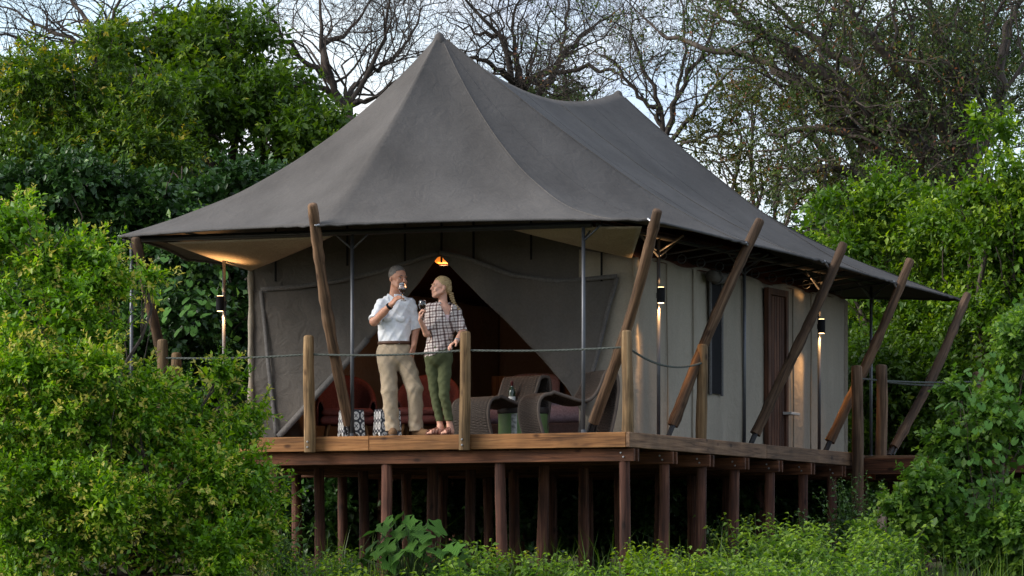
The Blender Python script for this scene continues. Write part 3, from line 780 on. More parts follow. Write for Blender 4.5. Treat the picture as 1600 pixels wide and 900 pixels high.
def tub_sofa(px, Y, width, rot, label):
    base = onY(px, 676, Y)
    t = thing('tub_armchair', label, 'armchair', (base[0], Y, 0.012), TH + rot, group='brick red tub armchairs in the tent')
    W = width / 2
    mb = MB(); rows = []                       # shell: back curving round into low arms
    for k in range(4):
        rows.append([])
    for w in np.linspace(-1, 1, 33):
        a = w * 1.75
        x = W * math.sin(a) * (1.0 if abs(a) < 1.57 else 1.0); y = 0.36 * math.cos(a) if abs(a) < 1.57 else 0.36 * math.cos(a) * 1.9
        top = 0.42 + 0.44 * max(0.0, math.cos(a * 0.80)) ** 0.8
        o = 0.075
        nx, ny = math.sin(a), math.cos(a)
        rows[0].append((x, y, 0.24)); rows[1].append((x + nx * 0.02, y + ny * 0.03, top - 0.03))
        rows[2].append((x - nx * o * 0.5, y - ny * o * 0.5, top)); rows[3].append((x - nx * o, y - ny * o, 0.30))
    mb.grid(rows); sh = mb.build('shell', M_RED, t, smooth=True); sh.modifiers.new('sub', 'SUBSURF').levels = 1
    md = sh.modifiers.new('thickness', 'SOLIDIFY'); md.thickness = 0.02
    MB().box((-W * 0.95, -0.34, 0.24), (W * 0.95, 0.28, 0.335), 0.03).build('seat_base', M_RED, t, smooth=True)
    MB().box((-W * 0.90, -0.36, 0.337), (W * 0.90, 0.26, 0.425), 0.035).build('cushion', M_RED, t, smooth=True)
    for sx in (-1, 1):
        for sy in (-1, 1):
            MB().tube([(sx * (W - 0.12), sy * 0.24, 0.24), (sx * (W - 0.07), sy * 0.28, 0.0)], [0.022, 0.013], 8).build('leg', M_LEG, t, smooth=True)
    return t
tub_sofa(541, 2.85, 0.66, 0.1, 'brick red tub armchair behind the left tent flap and leaning pole')
tub_sofa(668, 3.0, 0.72, -0.12, 'brick red tub armchair between the legs of the standing couple')

# patterned garden stools
M_PAT, nt, b = nodes('black_white_tile_print', 0.35, 0.5)
tc = N(nt, 'ShaderNodeTexCoord'); mp = N(nt, 'ShaderNodeMapping'); mp.inputs['Scale'].default_value = (1, 1, 1)
nt.links.new(tc.outputs['UV'], mp.inputs['Vector'])
fr = N(nt, 'ShaderNodeVectorMath', operation='FRACTION'); nt.links.new(mp.outputs[0], fr.inputs[0])
sb = N(nt, 'ShaderNodeVectorMath', operation='SUBTRACT'); sb.inputs[1].default_value = (0.5, 0.5, 0); nt.links.new(fr.outputs[0], sb.inputs[0])
sp = N(nt, 'ShaderNodeSeparateXYZ'); nt.links.new(sb.outputs[0], sp.inputs[0])
def mth(op, a, b_=None, v=None):
    n = N(nt, 'ShaderNodeMath', operation=op)
    nt.links.new(a, n.inputs[0])
    if b_ is not None: nt.links.new(b_, n.inputs[1])
    if v is not None: n.inputs[1].default_value = v
    return n.outputs[0]
ax_, ay_ = mth('ABSOLUTE', sp.outputs[0]), mth('ABSOLUTE', sp.outputs[1])
ln = N(nt, 'ShaderNodeVectorMath', operation='LENGTH'); nt.links.new(sb.outputs[0], ln.inputs[0])
ring = mth('LESS_THAN', ln.outputs['Value'], v=0.40)
diag = mth('LESS_THAN', mth('ABSOLUTE', mth('SUBTRACT', ax_, ay_)), v=0.06)
inner = mth('MULTIPLY', diag, mth('LESS_THAN', ln.outputs['Value'], v=0.27))
dotc = mth('GREATER_THAN', mth('MINIMUM', ax_, ay_), v=0.40)
white = mth('MAXIMUM', mth('SUBTRACT', ring, inner), dotc)
r = ramp(nt, [(0.4, (0.018, 0.02, 0.03)), (0.6, (0.62, 0.62, 0.60))]); nt.links.new(white, r.inputs['Fac']); nt.links.new(r.outputs['Color'], b.inputs['Base Color'])
def stool(px, Y, label, rz):
    base = onY(px, 676, Y)
    t = thing('garden_stool', label, 'stool', (base[0], Y, 0.003), rz, group='patterned garden stools')
    H = 0.355; me = bpy.data.meshes.new('body'); bm = bmesh.new(); uvl = bm.loops.layers.uv.new('UVMap')
    # four tapering sides with an arched cut at the foot of each
    n = 16
    for s in range(4):
        ca, sa = math.cos(s * math.pi / 2), math.sin(s * math.pi / 2)
        def P(u, z):
            hw = 0.130 - 0.016 * (z / H)
            x, y = u * hw, -hw; return (x * ca - y * sa, x * sa + y * ca, z)
        for k in range(n):
            u0, u1 = -1 + 2 * k / n, -1 + 2 * (k + 1) / n
            def zb(u): return 0.0 if abs(u) > 0.62 else 0.10 * math.sqrt(max(0, 1 - (u / 0.62) ** 2))
            q = [(u0, zb(u0)), (u1, zb(u1)), (u1, H), (u0, H)]
            f = bm.faces.new([bm.verts.new(P(u, z)) for u, z in q])
            for lp, (u, z) in zip(f.loops, q): lp[uvl].uv = ((u + 1) * 1.25 + s * 0.5, z / H * 3.0)
    f = bm.faces.new([bm.verts.new((0.114 * x, 0.114 * y, H)) for x, y in ((-1, -1), (1, -1), (1, 1), (-1, 1))])
    for lp, q in zip(f.loops, ((0, 0), (2.5, 0), (2.5, 2.5), (0, 2.5))): lp[uvl].uv = q
    bmesh.ops.remove_doubles(bm, verts=bm.verts, dist=0.0005)
    bm.to_mesh(me); bm.free()
    o = link('body', me, M_PAT, t); md = o.modifiers.new('thickness', 'SOLIDIFY'); md.thickness = 0.02; md.offset = -1
    MB().box((-0.116, -0.116, H + 0.001), (0.116, 0.116, H + 0.012), 0.004).build('rim', M_PAT_RIM, t)
    return t
M_PAT_RIM = plain('stool_glaze', (0.03, 0.033, 0.045), 0.3, 0.5)
stool(549, 1.55, 'black and white patterned stool behind the foot of the leaning pole', TH + 0.30)
stool(605, 1.60, 'black and white patterned stool behind the man in khaki trousers', TH + 0.38)

# green drum table with bottle
tp = onY(818, 676, 2.0)
tbl = thing('drum_table', 'low green drum side table with dark top between wicker chairs', 'table', (tp[0], 2.0, 0.003))
M_GRN = plain('pale_green_paint', (0.14, 0.23, 0.085), 0.5, 0.4); M_TOP = plain('dark_table_top', (0.045, 0.042, 0.042), 0.4, 0.5)
MB().lathe([(0.275, 0), (0.285, 0.01), (0.285, 0.30), (0.275, 0.305)], 40).build('drum', M_GRN, tbl, smooth=True, auto=40)
MB().lathe([(0.292, 0.306), (0.297, 0.315), (0.297, 0.365), (0.288, 0.374)], 40).build('table_top', M_TOP, tbl, smooth=True, auto=40)
M_INLAY = plain('silvered_inlay', (0.55, 0.58, 0.55), 0.25, 0.6, 0.5, var=0.5, scale=40)
for a in (-1.95, -1.25):
    rows = [[(0.2875 * math.cos(a + TH + w), 0.2875 * math.sin(a + TH + w), z) for w in np.linspace(-0.12, 0.12, 5)] for z in np.linspace(0.012, 0.298, 6)]
    mb = MB(); mb.grid(rows); mb.build('inlay', M_INLAY, tbl, smooth=True)
bt = onY(800, 628, 1.95)
bottle = thing('wine_bottle', 'dark green wine bottle with white label standing on the drum table', 'bottle', (bt[0], 1.95, 0.378))
M_BOT = plain('bottle_glass', (0.012, 0.035, 0.014), 0.08, 0.7); M_LAB = plain('paper_label', (0.72, 0.71, 0.68), 0.7)
MB().lathe([(0.034, 0), (0.038, 0.008), (0.038, 0.17), (0.033, 0.20), (0.017, 0.235), (0.0145, 0.25), (0.0145, 0.29), (0.016, 0.292), (0.016, 0.302), (0.012, 0.304)], 24).build('glass_body', M_BOT, bottle, smooth=True)
mb = MB(); mb.grid([[(0.0388 * math.cos(a), 0.0388 * math.sin(a), z) for a in np.linspace(-3.4, 0.6, 20)] for z in (0.045, 0.125)]); mb.build('paper_label', M_LAB, bottle, smooth=True)
MB().lathe([(0.0155, 0.245), (0.0158, 0.29), (0.0172, 0.293), (0.0172, 0.304), (0.012, 0.306)], 20).build('foil', plain('foil_cap', (0.10, 0.02, 0.02), 0.35, 0.6), bottle, smooth=True)

# bed with wooden headboard and lilac bedding
bp = onY(845, 660, 4.6)
bed = thing('bed', 'bed with wooden headboard and pale lilac bedding inside the tent', 'bed', (bp[0] - 0.15, 5.0, 0.012))
M_LILAC = canvas('lilac_linen', (0.46, 0.40, 0.50), wr=0.4); M_BASE = canvas('bed_base_cloth', (0.10, 0.085, 0.09), wr=0.1)
MB().box((-0.95, -0.95, 0.03), (0.95, 1.0, 0.28), 0.02).build('base', M_BASE, bed)
mb = MB(); mb.box((-0.98, -0.98, 0.285), (0.98, 1.0, 0.52), 0.06); mt = mb.build('mattress', M_LILAC, bed, smooth=True)
rows = [[(x, y, 0.53 + 0.035 * noise.noise(Vector((x * 3, y * 3, 1))) - (0.2 if abs(x) > 0.98 else 0)) for x in np.linspace(-1.02, 1.02, 30)] for y in np.linspace(-1.0, 0.4, 20)]
mb = MB(); mb.grid(rows); mb.build('duvet', M_LILAC, bed, smooth=True, thick=0.02)
MB().box((-1.1, 1.01, 0.03), (1.1, 1.07, 0.95), 0.01).build('headboard', M_LEG, bed)
for sx in (-1, 1):
    p = thing('pillow', 'pale lilac pillow on the bed headboard just behind the wine bottle' if sx < 0 else 'pale lilac pillow on the bed headboard beside the edge of the tied back flap', 'pillow', (bed.location.x + sx * 0.48, 5.86, 0.54), group='lilac pillows')
    bm = bmesh.new(); bmesh.ops.create_uvsphere(bm, u_segments=20, v_segments=12, radius=1)
    for v in bm.verts:
        x, y, z = v.co; e = 0.55
        v.co = (math.copysign(abs(x) ** e, x) * 0.36, y * 0.10 * (1 - 0.4 * x * x) + 0.06 * z, math.copysign(abs(z) ** e, z) * 0.22 + 0.22)
    me = bpy.data.meshes.new('cushion'); bm.to_mesh(me); bm.free(); me.shade_smooth(); link('cushion', me, M_LILAC, p)

# lantern added to stand in for lit lining under the tent's gable
lp = onY(693, 405, 2.75)
lan = thing('lining_glow', 'small amber lantern added to stand in for lit lining in the tent peak', 'glow', (lp[0], 2.75, lp[2] - 0.06))
M_AMB, nt, b = nodes('amber_glow', 0.5); b.inputs['Base Color'].default_value = (0.6, 0.25, 0.05, 1); b.inputs['Emission Color'].default_value = (1.0, 0.27, 0.03, 1); b.inputs['Emission Strength'].default_value = 0.22  # emission paints the glow of the lit lining
MB().lathe([(0.05, 0), (0.10, 0.03), (0.10, 0.16), (0.05, 0.19)], 18).build('shade', M_AMB, lan, smooth=True)  # body, cord and collar are added along with the glow
MB().tube([(0, 0, 0.19), (0, 0, 0.8)], 0.006, 6).build('cord', M_BLACK, lan)
MB().lathe([(0.052, -0.012), (0.055, 0.0), (0.02, 0.001)], 16).build('collar', M_DARKMETAL, lan)
ld = bpy.data.lights.new('lining_glow_light', 'POINT'); ld.energy = 8.0; ld.color = (1.0, 0.42, 0.18); ld.shadow_soft_size = 0.1  # added lamp that warms the lining
lo = bpy.data.objects.new('lining_glow_light', ld); COL.objects.link(lo); lo.parent = lan; lo.location = (0, 0, -0.1)
# ------------------------------------------------------------------ vegetation
def mesh_np(name, V, Fq, age=None, smooth=False):
    me = bpy.data.meshes.new(name)
    nv, nf, k = len(V), len(Fq), Fq.shape[1]
    me.vertices.add(nv); me.vertices.foreach_set('co', np.ascontiguousarray(V, np.float32).ravel())
    me.loops.add(nf * k); me.loops.foreach_set('vertex_index', np.ascontiguousarray(Fq, np.int32).ravel())
    me.polygons.add(nf); me.polygons.foreach_set('loop_start', np.arange(0, nf * k, k, dtype=np.int32))
    me.update(calc_edges=True)
    if age is not None:
        a = me.attributes.new('age', 'FLOAT', 'POINT'); a.data.foreach_set('value', np.ascontiguousarray(age, np.float32))
    if smooth: me.shade_smooth()
    return me
def unit(v): return v / (np.linalg.norm(v, axis=-1, keepdims=True) + 1e-9)
def leaves(P, Dr, Nn, L, Wd, age, fold=0.25, droop=0.15):
    """folded diamond leaves: base, left, tip, right -> two triangles each"""
    n = len(P); Dr = unit(Dr); S = unit(np.cross(Nn, Dr)); Nn = np.cross(Dr, S)
    L = np.asarray(L)[:, None]; Wd = np.asarray(Wd)[:, None]
    V = np.empty((n, 4, 3), np.float32)
    V[:, 0] = P; V[:, 2] = P + Dr * L - Nn * L * droop
    mid = P + Dr * L * 0.48
    V[:, 1] = mid + S * Wd + Nn * Wd * fold; V[:, 3] = mid - S * Wd + Nn * Wd * fold
    b = np.arange(n)[:, None] * 4
    Fq = np.concatenate([b + np.array([[0, 2, 1]]), b + np.array([[0, 3, 2]])], 0)
    return V.reshape(-1, 3), Fq, np.repeat(age, 4)
def lobe_px(cx, cy, rx, ry, D, rd=None):
    """ellipsoid seen at a pixel at a given depth -> centre and radii in metres along right, forward, up"""
    s = sc(D); return (at(cx, cy, D), np.array([rx / s, (rd if rd else min(rx, ry * 1.2) / s), ry / s]))
def sprigs(lobes, dens, sl, K, L, wl, seed, up=0.35, young=0.3, shell=0.35, fill=0.5, hang=0.0, lump=0.25, jit=0.35, clump=4.6, core=0.75, age0=0.12):
    """leafy sprigs growing out of the shells of the lobes plus loose leaves filling their insides"""
    g = np.random.default_rng(seed); Vs, Fs, As, off = [], [], [], 0
    B = np.stack([RT, FW, UP], 0)              # lobe axes
    big = lobes
    if clump:
        lobes = []
        for c, r in big:
            m = max(4, int(clump * (r[0] * r[1] * r[2]) ** (2 / 3) * 3.0))
            for k in range(m):
                q = unit(g.normal(size=3)); f = 0.50 + 0.42 * g.random()
                rr = r.min() * (0.26 + 0.26 * g.random()) * np.array([1.15, 1.15, 0.85])
                lobes.append((c + (q * f * r) @ B, rr))
    for li, (c, r) in enumerate(lobes):
        a, b_, d = r; area = 4 * math.pi * (((a*b_)**1.6 + (a*d)**1.6 + (b_*d)**1.6) / 3) ** (1/1.6)
        n = max(8, int(area * dens))
        q = unit(g.normal(size=(n, 3)))
        ph = g.normal(size=(5, 3)) * 3.0; am = 1 + lump * np.mean([np.sin(q @ p * 1.6 + i) for i, p in enumerate(ph)], 0) * 1.8   # lumpy outline
        rad = (1 - shell * g.random(n) ** 1.6) * am
        loc = q * rad[:, None] * r
        keep = np.ones(n, bool)
        for lj, (c2, r2) in enumerate(lobes if not clump else lobes[max(0, li - 8):li + 8]):     # skip what lies deep inside a neighbour
            if c2 is c: continue
            rel = ((c - c2) @ B.T + loc) / r2
            keep &= (np.linalg.norm(rel, axis=1) > 0.55)
        loc, q, rad = loc[keep], q[keep], rad[keep]; n = len(loc)
        if n == 0: continue
        W = c + loc @ B
        out = unit((q / r) @ B)
        D0 = unit(out + np.array([0, 0, up - hang]) + g.normal(size=(n, 3)) * jit)
        ln = sl * (0.55 + 0.8 * g.random(n) + 0.35 * (g.random(n) < 0.06)); vig = np.clip(g.random(n) * 0.7 + 0.75 * (g.random() - 0.3), 0, 1)
        tt = (np.arange(K) + 0.6) / K
        stem = W[:, None] + D0[:, None] * (ln[:, None] * tt)[..., None]
        stem = stem + np.array([0, 0, -0.35 * (1 if hang else 0.4)]) * (ln[:, None] * tt ** 2)[..., None]
        e1 = unit(np.cross(D0, np.array([0.13, 0.21, 1.0]))); e2 = np.cross(D0, e1)
        aa = np.arange(K) * 2.4 + g.random((n, 1)) * 6.28
        side = e1[:, None] * np.cos(aa)[..., None] + e2[:, None] * np.sin(aa)[..., None]
        ld = unit(side * 0.9 + D0[:, None] * (0.35 + 0.6 * tt[None, :, None]) + g.normal(size=(n, K, 3)) * 0.25)
        nn = unit(np.array([0, 0, 1.0]) + g.normal(size=(n, K, 3)) * 0.45 + out[:, None] * 0.35)
        sz = L * (0.5 + 1.0 * g.random((n, K)) ** 1.3) * (0.8 + 0.45 * g.random((n, 1))) * (1.0 - 0.35 * tt ** 3)
        age = np.clip(age0 + 0.5 * g.random((n, K)) * 0.7 + (young * vig[:, None]) * tt ** 1.5 + 0.25 * (vig[:, None] - 0.5), 0, 1)
        V, Fq, A = leaves(W, D0, unit(g.normal(size=(n, 3))), ln, np.full(n, 0.0022), np.full(n, 0.2), droop=0.1)
        Vs.append(V); Fs.append(Fq + off); As.append(A); off += len(V)
        V, Fq, A = leaves(stem.reshape(-1, 3), ld.reshape(-1, 3), nn.reshape(-1, 3), sz.ravel(), (sz * wl).ravel(), age.ravel())
        Vs.append(V); Fs.append(Fq + off); As.append(A); off += len(V)
        m = int(n * K * fill)                      # filling leaves
        q = unit(g.normal(size=(m, 3))); rad = 0.35 + 0.5 * g.random(m) ** 0.6
        W = c + (q * rad[:, None] * r) @ B
        sz = L * 1.15 * (0.7 + 0.6 * g.random(m))
        V, Fq, A = leaves(W, unit(g.normal(size=(m, 3)) + [0, 0, -0.2]), unit(g.normal(size=(m, 3)) * 0.6 + [0, 0, 1]), sz, sz * wl * 1.1, 0.08 + 0.38 * g.random(m))
        Vs.append(V); Fs.append(Fq + off); As.append(A); off += len(V)
    for c, r in (big if clump else []):            # leaves through the middle of each bough
        m = int(core * r[0] * r[1] * r[2] * dens * K * 1.6)
        q = unit(g.normal(size=(m, 3))) * (0.78 * g.random((m, 1)) ** 0.4); sz = L * 1.3 * (0.7 + 0.6 * g.random(m))
        V, Fq, A = leaves(c + (q * r) @ B, unit(g.normal(size=(m, 3))), unit(g.normal(size=(m, 3)) * 0.7 + [0, 0, 1]), sz, sz * wl * 1.2, 0.08 + 0.38 * g.random(m))
        Vs.append(V); Fs.append(Fq + off); As.append(A); off += len(V)
    return np.concatenate(Vs), np.concatenate(Fs), np.concatenate(As)
M_BARK = wood('tree_bark', (0.03, 0.024, 0.019), (0.075, 0.06, 0.048), (0.14, 0.12, 0.10), knots=False, scale=0.6)
M_BARK2 = wood('grey_bark', (0.035, 0.028, 0.024), (0.072, 0.059, 0.05), (0.125, 0.105, 0.092), knots=False, scale=0.6)
LM_BUSH = leafmat('bush_leaf', (0.048, 0.125, 0.012), (0.140, 0.290, 0.018), (0.33, 0.49, 0.04), (0.46, 0.42, 0.09), rough=0.38)
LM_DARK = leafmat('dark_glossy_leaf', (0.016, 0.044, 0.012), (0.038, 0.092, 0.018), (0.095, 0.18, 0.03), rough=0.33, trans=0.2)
LM_MID = leafmat('tree_leaf', (0.028, 0.066, 0.010), (0.085, 0.158, 0.015), (0.21, 0.285, 0.026), (0.34, 0.27, 0.03))
LM_LIME = leafmat('lime_leaf', (0.034, 0.09, 0.010), (0.11, 0.21, 0.017), (0.26, 0.37, 0.035))
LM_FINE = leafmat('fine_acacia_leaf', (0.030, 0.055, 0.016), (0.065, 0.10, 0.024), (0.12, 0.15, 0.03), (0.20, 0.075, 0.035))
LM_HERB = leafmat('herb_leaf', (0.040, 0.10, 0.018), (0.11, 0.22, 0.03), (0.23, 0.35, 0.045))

def limb(mb, a, b_, r0, r1, seed, wob=0.12, n=7, seg=9):
    a, b_ = Vector(a), Vector(b_); L = (b_ - a).length; g = random.Random(seed); pts = []; rad = []
    o = [g.random() * 9 for _ in range(3)]
    for i in range(seg + 1):
        t = i / seg; p = a.lerp(b_, t); e = math.sin(t * math.pi) if seg > 1 else 0
        p += Vector([noise.noise(Vector((t * 2.3 + o[k], o[k], 1))) for k in range(3)]) * (wob * L * (0.25 + e) * (1 if 0 < i < seg else 0))
        pts.append(p); rad.append(r0 + (r1 - r0) * t ** 0.8)
    mb.tube(pts, rad, n); return pts
def tree(name, label, cat, lobes, mat, bark, base=None, trunk_r=0.10, group=None, **kw):
    cs = np.mean([c for c, r in lobes], 0)
    bx, by = (base if base is not None else (cs[0], cs[1])); gz = ground_z(bx, by) - 0.06
    t = thing(name, label, cat, (bx, by, gz), group=group); o = np.array([bx, by, gz])
    sd = kw.pop('seed')
    low = min(c[2] - r[2] * 0.3 for c, r in lobes)
    fork = np.array([bx + (cs[0] - bx) * 0.3, by + (cs[1] - by) * 0.3, gz + max(0.25, (low - gz) * 0.8)])
    mb = MB(); mb.tube([(0, 0, -0.1), (0.02, 0.01, 0.15), tuple((fork - o) * 0.55 + [0.04, 0.03, 0]), tuple(fork - o)], [trunk_r * 1.35, trunk_r, trunk_r * 0.85, trunk_r * 0.75], 8)
    mb.build('trunk', bark, t, smooth=True)
    lb = MB(); g = random.Random(sd)
    for i, (c, r) in enumerate(lobes):
        pts = limb(lb, fork - o, c - o, trunk_r * 0.55, trunk_r * 0.16, sd + i)
        for k in range(5):
            q = unit(np.array([g.gauss(0, 1), g.gauss(0, 1), g.gauss(0.3, 0.8)])); e = c + (q * r * 0.9) @ np.stack([RT, FW, UP], 0)
            limb(lb, pts[g.randint(4, 8)], e - o, trunk_r * 0.17, trunk_r * 0.05, sd + 31 * i + k, n=4, seg=5)
    lb.build('limbs', bark, t, smooth=True)
    V, Fq, A = sprigs(lobes, seed=sd, **kw)
    cr = link('crown', mesh_np('crown', V - o, Fq, A), mat, t); cr['kind'] = 'stuff'
    return t
LP = lobe_px
tree('leafy_bush', 'big bright green leafy bush in front of the left end of the deck', 'bush',
     [LP(40, 380, 75, 90, 43.4), LP(120, 400, 70, 70, 43.6), LP(175, 430, 45, 45, 43.8), LP(60, 510, 100, 80, 43.0), LP(150, 525, 50, 55, 43.4), LP(20, 640, 90, 100, 42.6), LP(120, 630, 90, 80, 42.8),
      LP(215, 655, 70, 60, 43.2), LP(315, 655, 50, 45, 43.8), LP(370, 690, 40, 40, 44.2), LP(340, 760, 75, 70, 43.4), LP(240, 760, 95, 80, 42.8), LP(110, 770, 110, 90, 42.4), LP(10, 790, 90, 100, 42.2),
      LP(395, 780, 40, 50, 43.8), LP(415, 850, 40, 50, 43.6), LP(360, 610, 25, 30, 44.2), LP(395, 655, 22, 22, 44.3), LP(390, 840, 55, 60, 43.4), LP(290, 860, 90, 60, 42.8), LP(170, 870, 100, 60, 42.2), LP(60, 880, 90, 50, 42.0), LP(340, 590, 16, 20, 44.0), LP(228, 440, 14, 18, 44.3), LP(150, 700, 80, 55, 43.4), LP(240, 700, 60, 50, 43.8), LP(60, 700, 70, 60, 43.0)],
     LM_BUSH, M_BARK, trunk_r=0.07, dens=150, sl=0.27, K=13, L=0.062, wl=0.27, seed=41, young=0.95, shell=0.6, fill=0.3, lump=0.4, core=0.5, age0=0.27)
tree('leafy_bush', 'green bush with rounded leaves and vines covering the walkway end', 'bush',
     [LP(1530, 690, 75, 100, 47.5), LP(1605, 620, 70, 120, 47.8), LP(1465, 800, 75, 65, 46.6), LP(1570, 820, 100, 100, 46.8), LP(1610, 500, 45, 60, 48.2), LP(1505, 620, 22, 40, 47.8), LP(1400, 860, 60, 45, 46.2)],
     LM_HERB, M_BARK, trunk_r=0.06, dens=150, sl=0.20, K=10, L=0.075, wl=0.38, seed=42, age0=0.2, young=0.6, shell=0.5, fill=0.5, lump=0.3)
tree('lime_shrub_tree', 'bright lime green small leaved tree behind the rear of the tent roof', 'tree',
     [LP(1290, 350, 75, 60, 58.5), LP(1400, 330, 100, 80, 58.8), LP(1330, 420, 90, 60, 58.0), LP(1450, 420, 110, 80, 58.2), LP(1500, 480, 100, 70, 57.6), LP(1380, 500, 90, 70, 57.8)],
     LM_LIME, M_BARK, base=None, trunk_r=0.12, dens=48, sl=0.32, K=10, L=0.085, wl=0.27, seed=43, age0=0.2, young=0.7, shell=0.5, fill=0.5, lump=0.3)
tree('lime_shrub_tree', 'tall lime green tree rising to a pointed top beside the brown acacia', 'tree',
     [LP(1560, 290, 80, 90, 56.8), LP(1545, 220, 45, 50, 57.0), LP(1610, 400, 90, 120, 56.6), LP(1500, 340, 60, 70, 57.2), LP(1590, 520, 80, 80, 56.5)],
     LM_LIME, M_BARK, trunk_r=0.11, dens=50, sl=0.32, K=10, L=0.085, wl=0.27, seed=44, age0=0.2, young=0.65, shell=0.5, fill=0.5, lump=0.35)
tree('dense_shrub', 'dense darker green thicket below the lime trees behind the walkway posts', 'shrub',
     [LP(1400, 590, 110, 90, 57.0), LP(1510, 590, 100, 80, 56.6), LP(1350, 680, 90, 80, 57.4), LP(1450, 690, 110, 80, 56.8), LP(1570, 680, 100, 90, 55.8), LP(1330, 560, 60, 80, 58.0)],
     LM_MID, M_BARK, trunk_r=0.08, dens=48, sl=0.3, K=10, L=0.085, wl=0.3, seed=45, young=0.35, shell=0.5, fill=0.5)
tree('broadleaf_tree', 'tall dense green tree left of the tent peak with glossy leaves', 'tree',
     [LP(330, 100, 110, 75, 62), LP(250, 60, 80, 55, 62.5), LP(400, 160, 80, 70, 61.5), LP(300, 180, 110, 80, 61.0), LP(430, 230, 80, 60, 60.8), LP(480, 190, 60, 45, 61.5), LP(360, 45, 60, 45, 62.4), LP(200, 110, 70, 60, 62), LP(470, 240, 60, 50, 61), LP(500, 215, 35, 30, 61), LP(525, 190, 35, 40, 61.2), LP(465, 130, 40, 40, 62)],
     LM_MID, M_BARK, trunk_r=0.16, dens=48, sl=0.34, K=11, L=0.105, wl=0.27, seed=46, young=0.4, shell=0.55, fill=0.45, lump=0.35)
tree('feathery_tree', 'spreading olive green tree with yellow tipped drooping sprays above the bush', 'tree',
     [LP(100, 170, 120, 85, 58.5), LP(215, 190, 90, 70, 58.2), LP(40, 250, 90, 80, 58.0), LP(160, 260, 110, 65, 57.8), LP(270, 250, 60, 45, 58.0), LP(20, 130, 70, 60, 58.8), LP(150, 90, 60, 45, 59), LP(60, 80, 60, 40, 59.2), LP(230, 130, 60, 45, 58.6)],
     LM_MID, M_BARK, trunk_r=0.13, dens=46, sl=0.4, K=14, L=0.085, wl=0.22, seed=47, age0=0.22, young=0.75, shell=0.6, fill=0.35, hang=0.5, lump=0.35)
tree('dark_evergreen', 'dark glossy evergreen behind the left roof tip hung with vines', 'tree',
     [LP(330, 310, 120, 70, 57.0), LP(230, 330, 100, 80, 56.6), LP(440, 300, 90, 55, 57.8), LP(120, 340, 110, 90, 56.5), LP(300, 430, 90, 80, 56.0), LP(380, 470, 70, 110, 56.2), LP(250, 520, 90, 90, 55.6),
      LP(340, 590, 90, 90, 56.2), LP(30, 360, 90, 110, 56.2), LP(60, 520, 120, 120, 55.6), LP(180, 640, 130, 110, 55.4)],
     LM_DARK, M_BARK, trunk_r=0.14, dens=44, sl=0.3, K=10, L=0.10, wl=0.34, seed=48, young=0.5, shell=0.5, fill=0.55)
tree('grey_green_tree', 'tall grey green fine leaved tree beyond the lime trees with rusty pods', 'tree',
     [LP(1280, 60, 110, 60, 69), LP(1400, 40, 110, 60, 69), LP(1520, 80, 110, 90, 68), LP(1350, 150, 90, 60, 67.5), LP(1460, 180, 90, 70, 67.8), LP(1240, 170, 60, 50, 67), LP(1590, 150, 70, 90, 67), LP(1260, 265, 90, 55, 66), LP(1390, 250, 100, 50, 66)],
     LM_FINE, M_BARK2, trunk_r=0.22, dens=26, sl=0.45, K=22, L=0.06, wl=0.18, seed=49, young=0.55, shell=0.9, fill=0.15, lump=0.4)
tree('rusty_tree', 'sparse small tree with rust red and olive leaves right of the rear peak', 'tree',
     [LP(1150, 190, 60, 50, 64), LP(1190, 250, 80, 55, 63.5), LP(1120, 235, 50, 40, 64), LP(1230, 200, 60, 50, 63.5), LP(1170, 130, 50, 40, 64.5), LP(1270, 290, 80, 40, 62.5)],
     leafmat('rusty_leaf', (0.035, 0.05, 0.014), (0.10, 0.10, 0.02), (0.17, 0.085, 0.03), (0.22, 0.05, 0.03)), M_BARK, trunk_r=0.09, dens=40, sl=0.3, K=11, L=0.065, wl=0.3, seed=50, young=0.7, shell=0.9, fill=0.05, core=0.15, lump=0.4)
tree('far_treetop', 'small grey green treetop peeking over the sagging roof ridge', 'tree',
     [LP(905, 150, 45, 14, 85, 1.2), LP(850, 152, 30, 14, 86, 1.0)], LM_FINE, M_BARK2, trunk_r=0.1, dens=45, sl=0.4, K=10, L=0.11, wl=0.3, seed=51, young=0.3, shell=0.7, fill=0.3)
# dark thicket behind and under the deck
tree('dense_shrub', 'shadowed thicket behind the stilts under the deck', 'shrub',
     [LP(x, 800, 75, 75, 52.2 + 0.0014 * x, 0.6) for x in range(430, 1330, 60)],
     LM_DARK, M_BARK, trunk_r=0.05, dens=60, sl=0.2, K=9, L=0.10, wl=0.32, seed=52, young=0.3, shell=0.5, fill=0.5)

# closed woodland further back: one mass nobody could count
def woods():
    g = np.random.default_rng(77); lob = []
    for k in range(46):
        x = -140 + 1880 * k / 45 + g.uniform(-15, 15)
        top = np.interp(x, [-140, 0, 250, 420, 520, 700, 1000, 1180, 1300, 1450, 1740], [330, 300, 260, 330, 420, 470, 470, 430, 360, 340, 320])
        D = g.uniform(69, 73); y = 960.0
        while y > top:
            lob.append(lobe_px(x + g.uniform(-25, 25), y, g.uniform(60, 85), g.uniform(55, 75), D + g.uniform(-1, 1), 1.0)); y -= 85
    V, Fq, A = sprigs(lob, dens=5, sl=0.5, K=9, L=0.26, wl=0.34, seed=78, young=0.3, shell=0.5, fill=0.6, clump=0)
    o = link('far_woods', mesh_np('far_woods', V, Fq, A), LM_DARK); tag(o, 'closed dark green woodland behind the tent and under the deck', 'woods', kind='stuff')
woods()

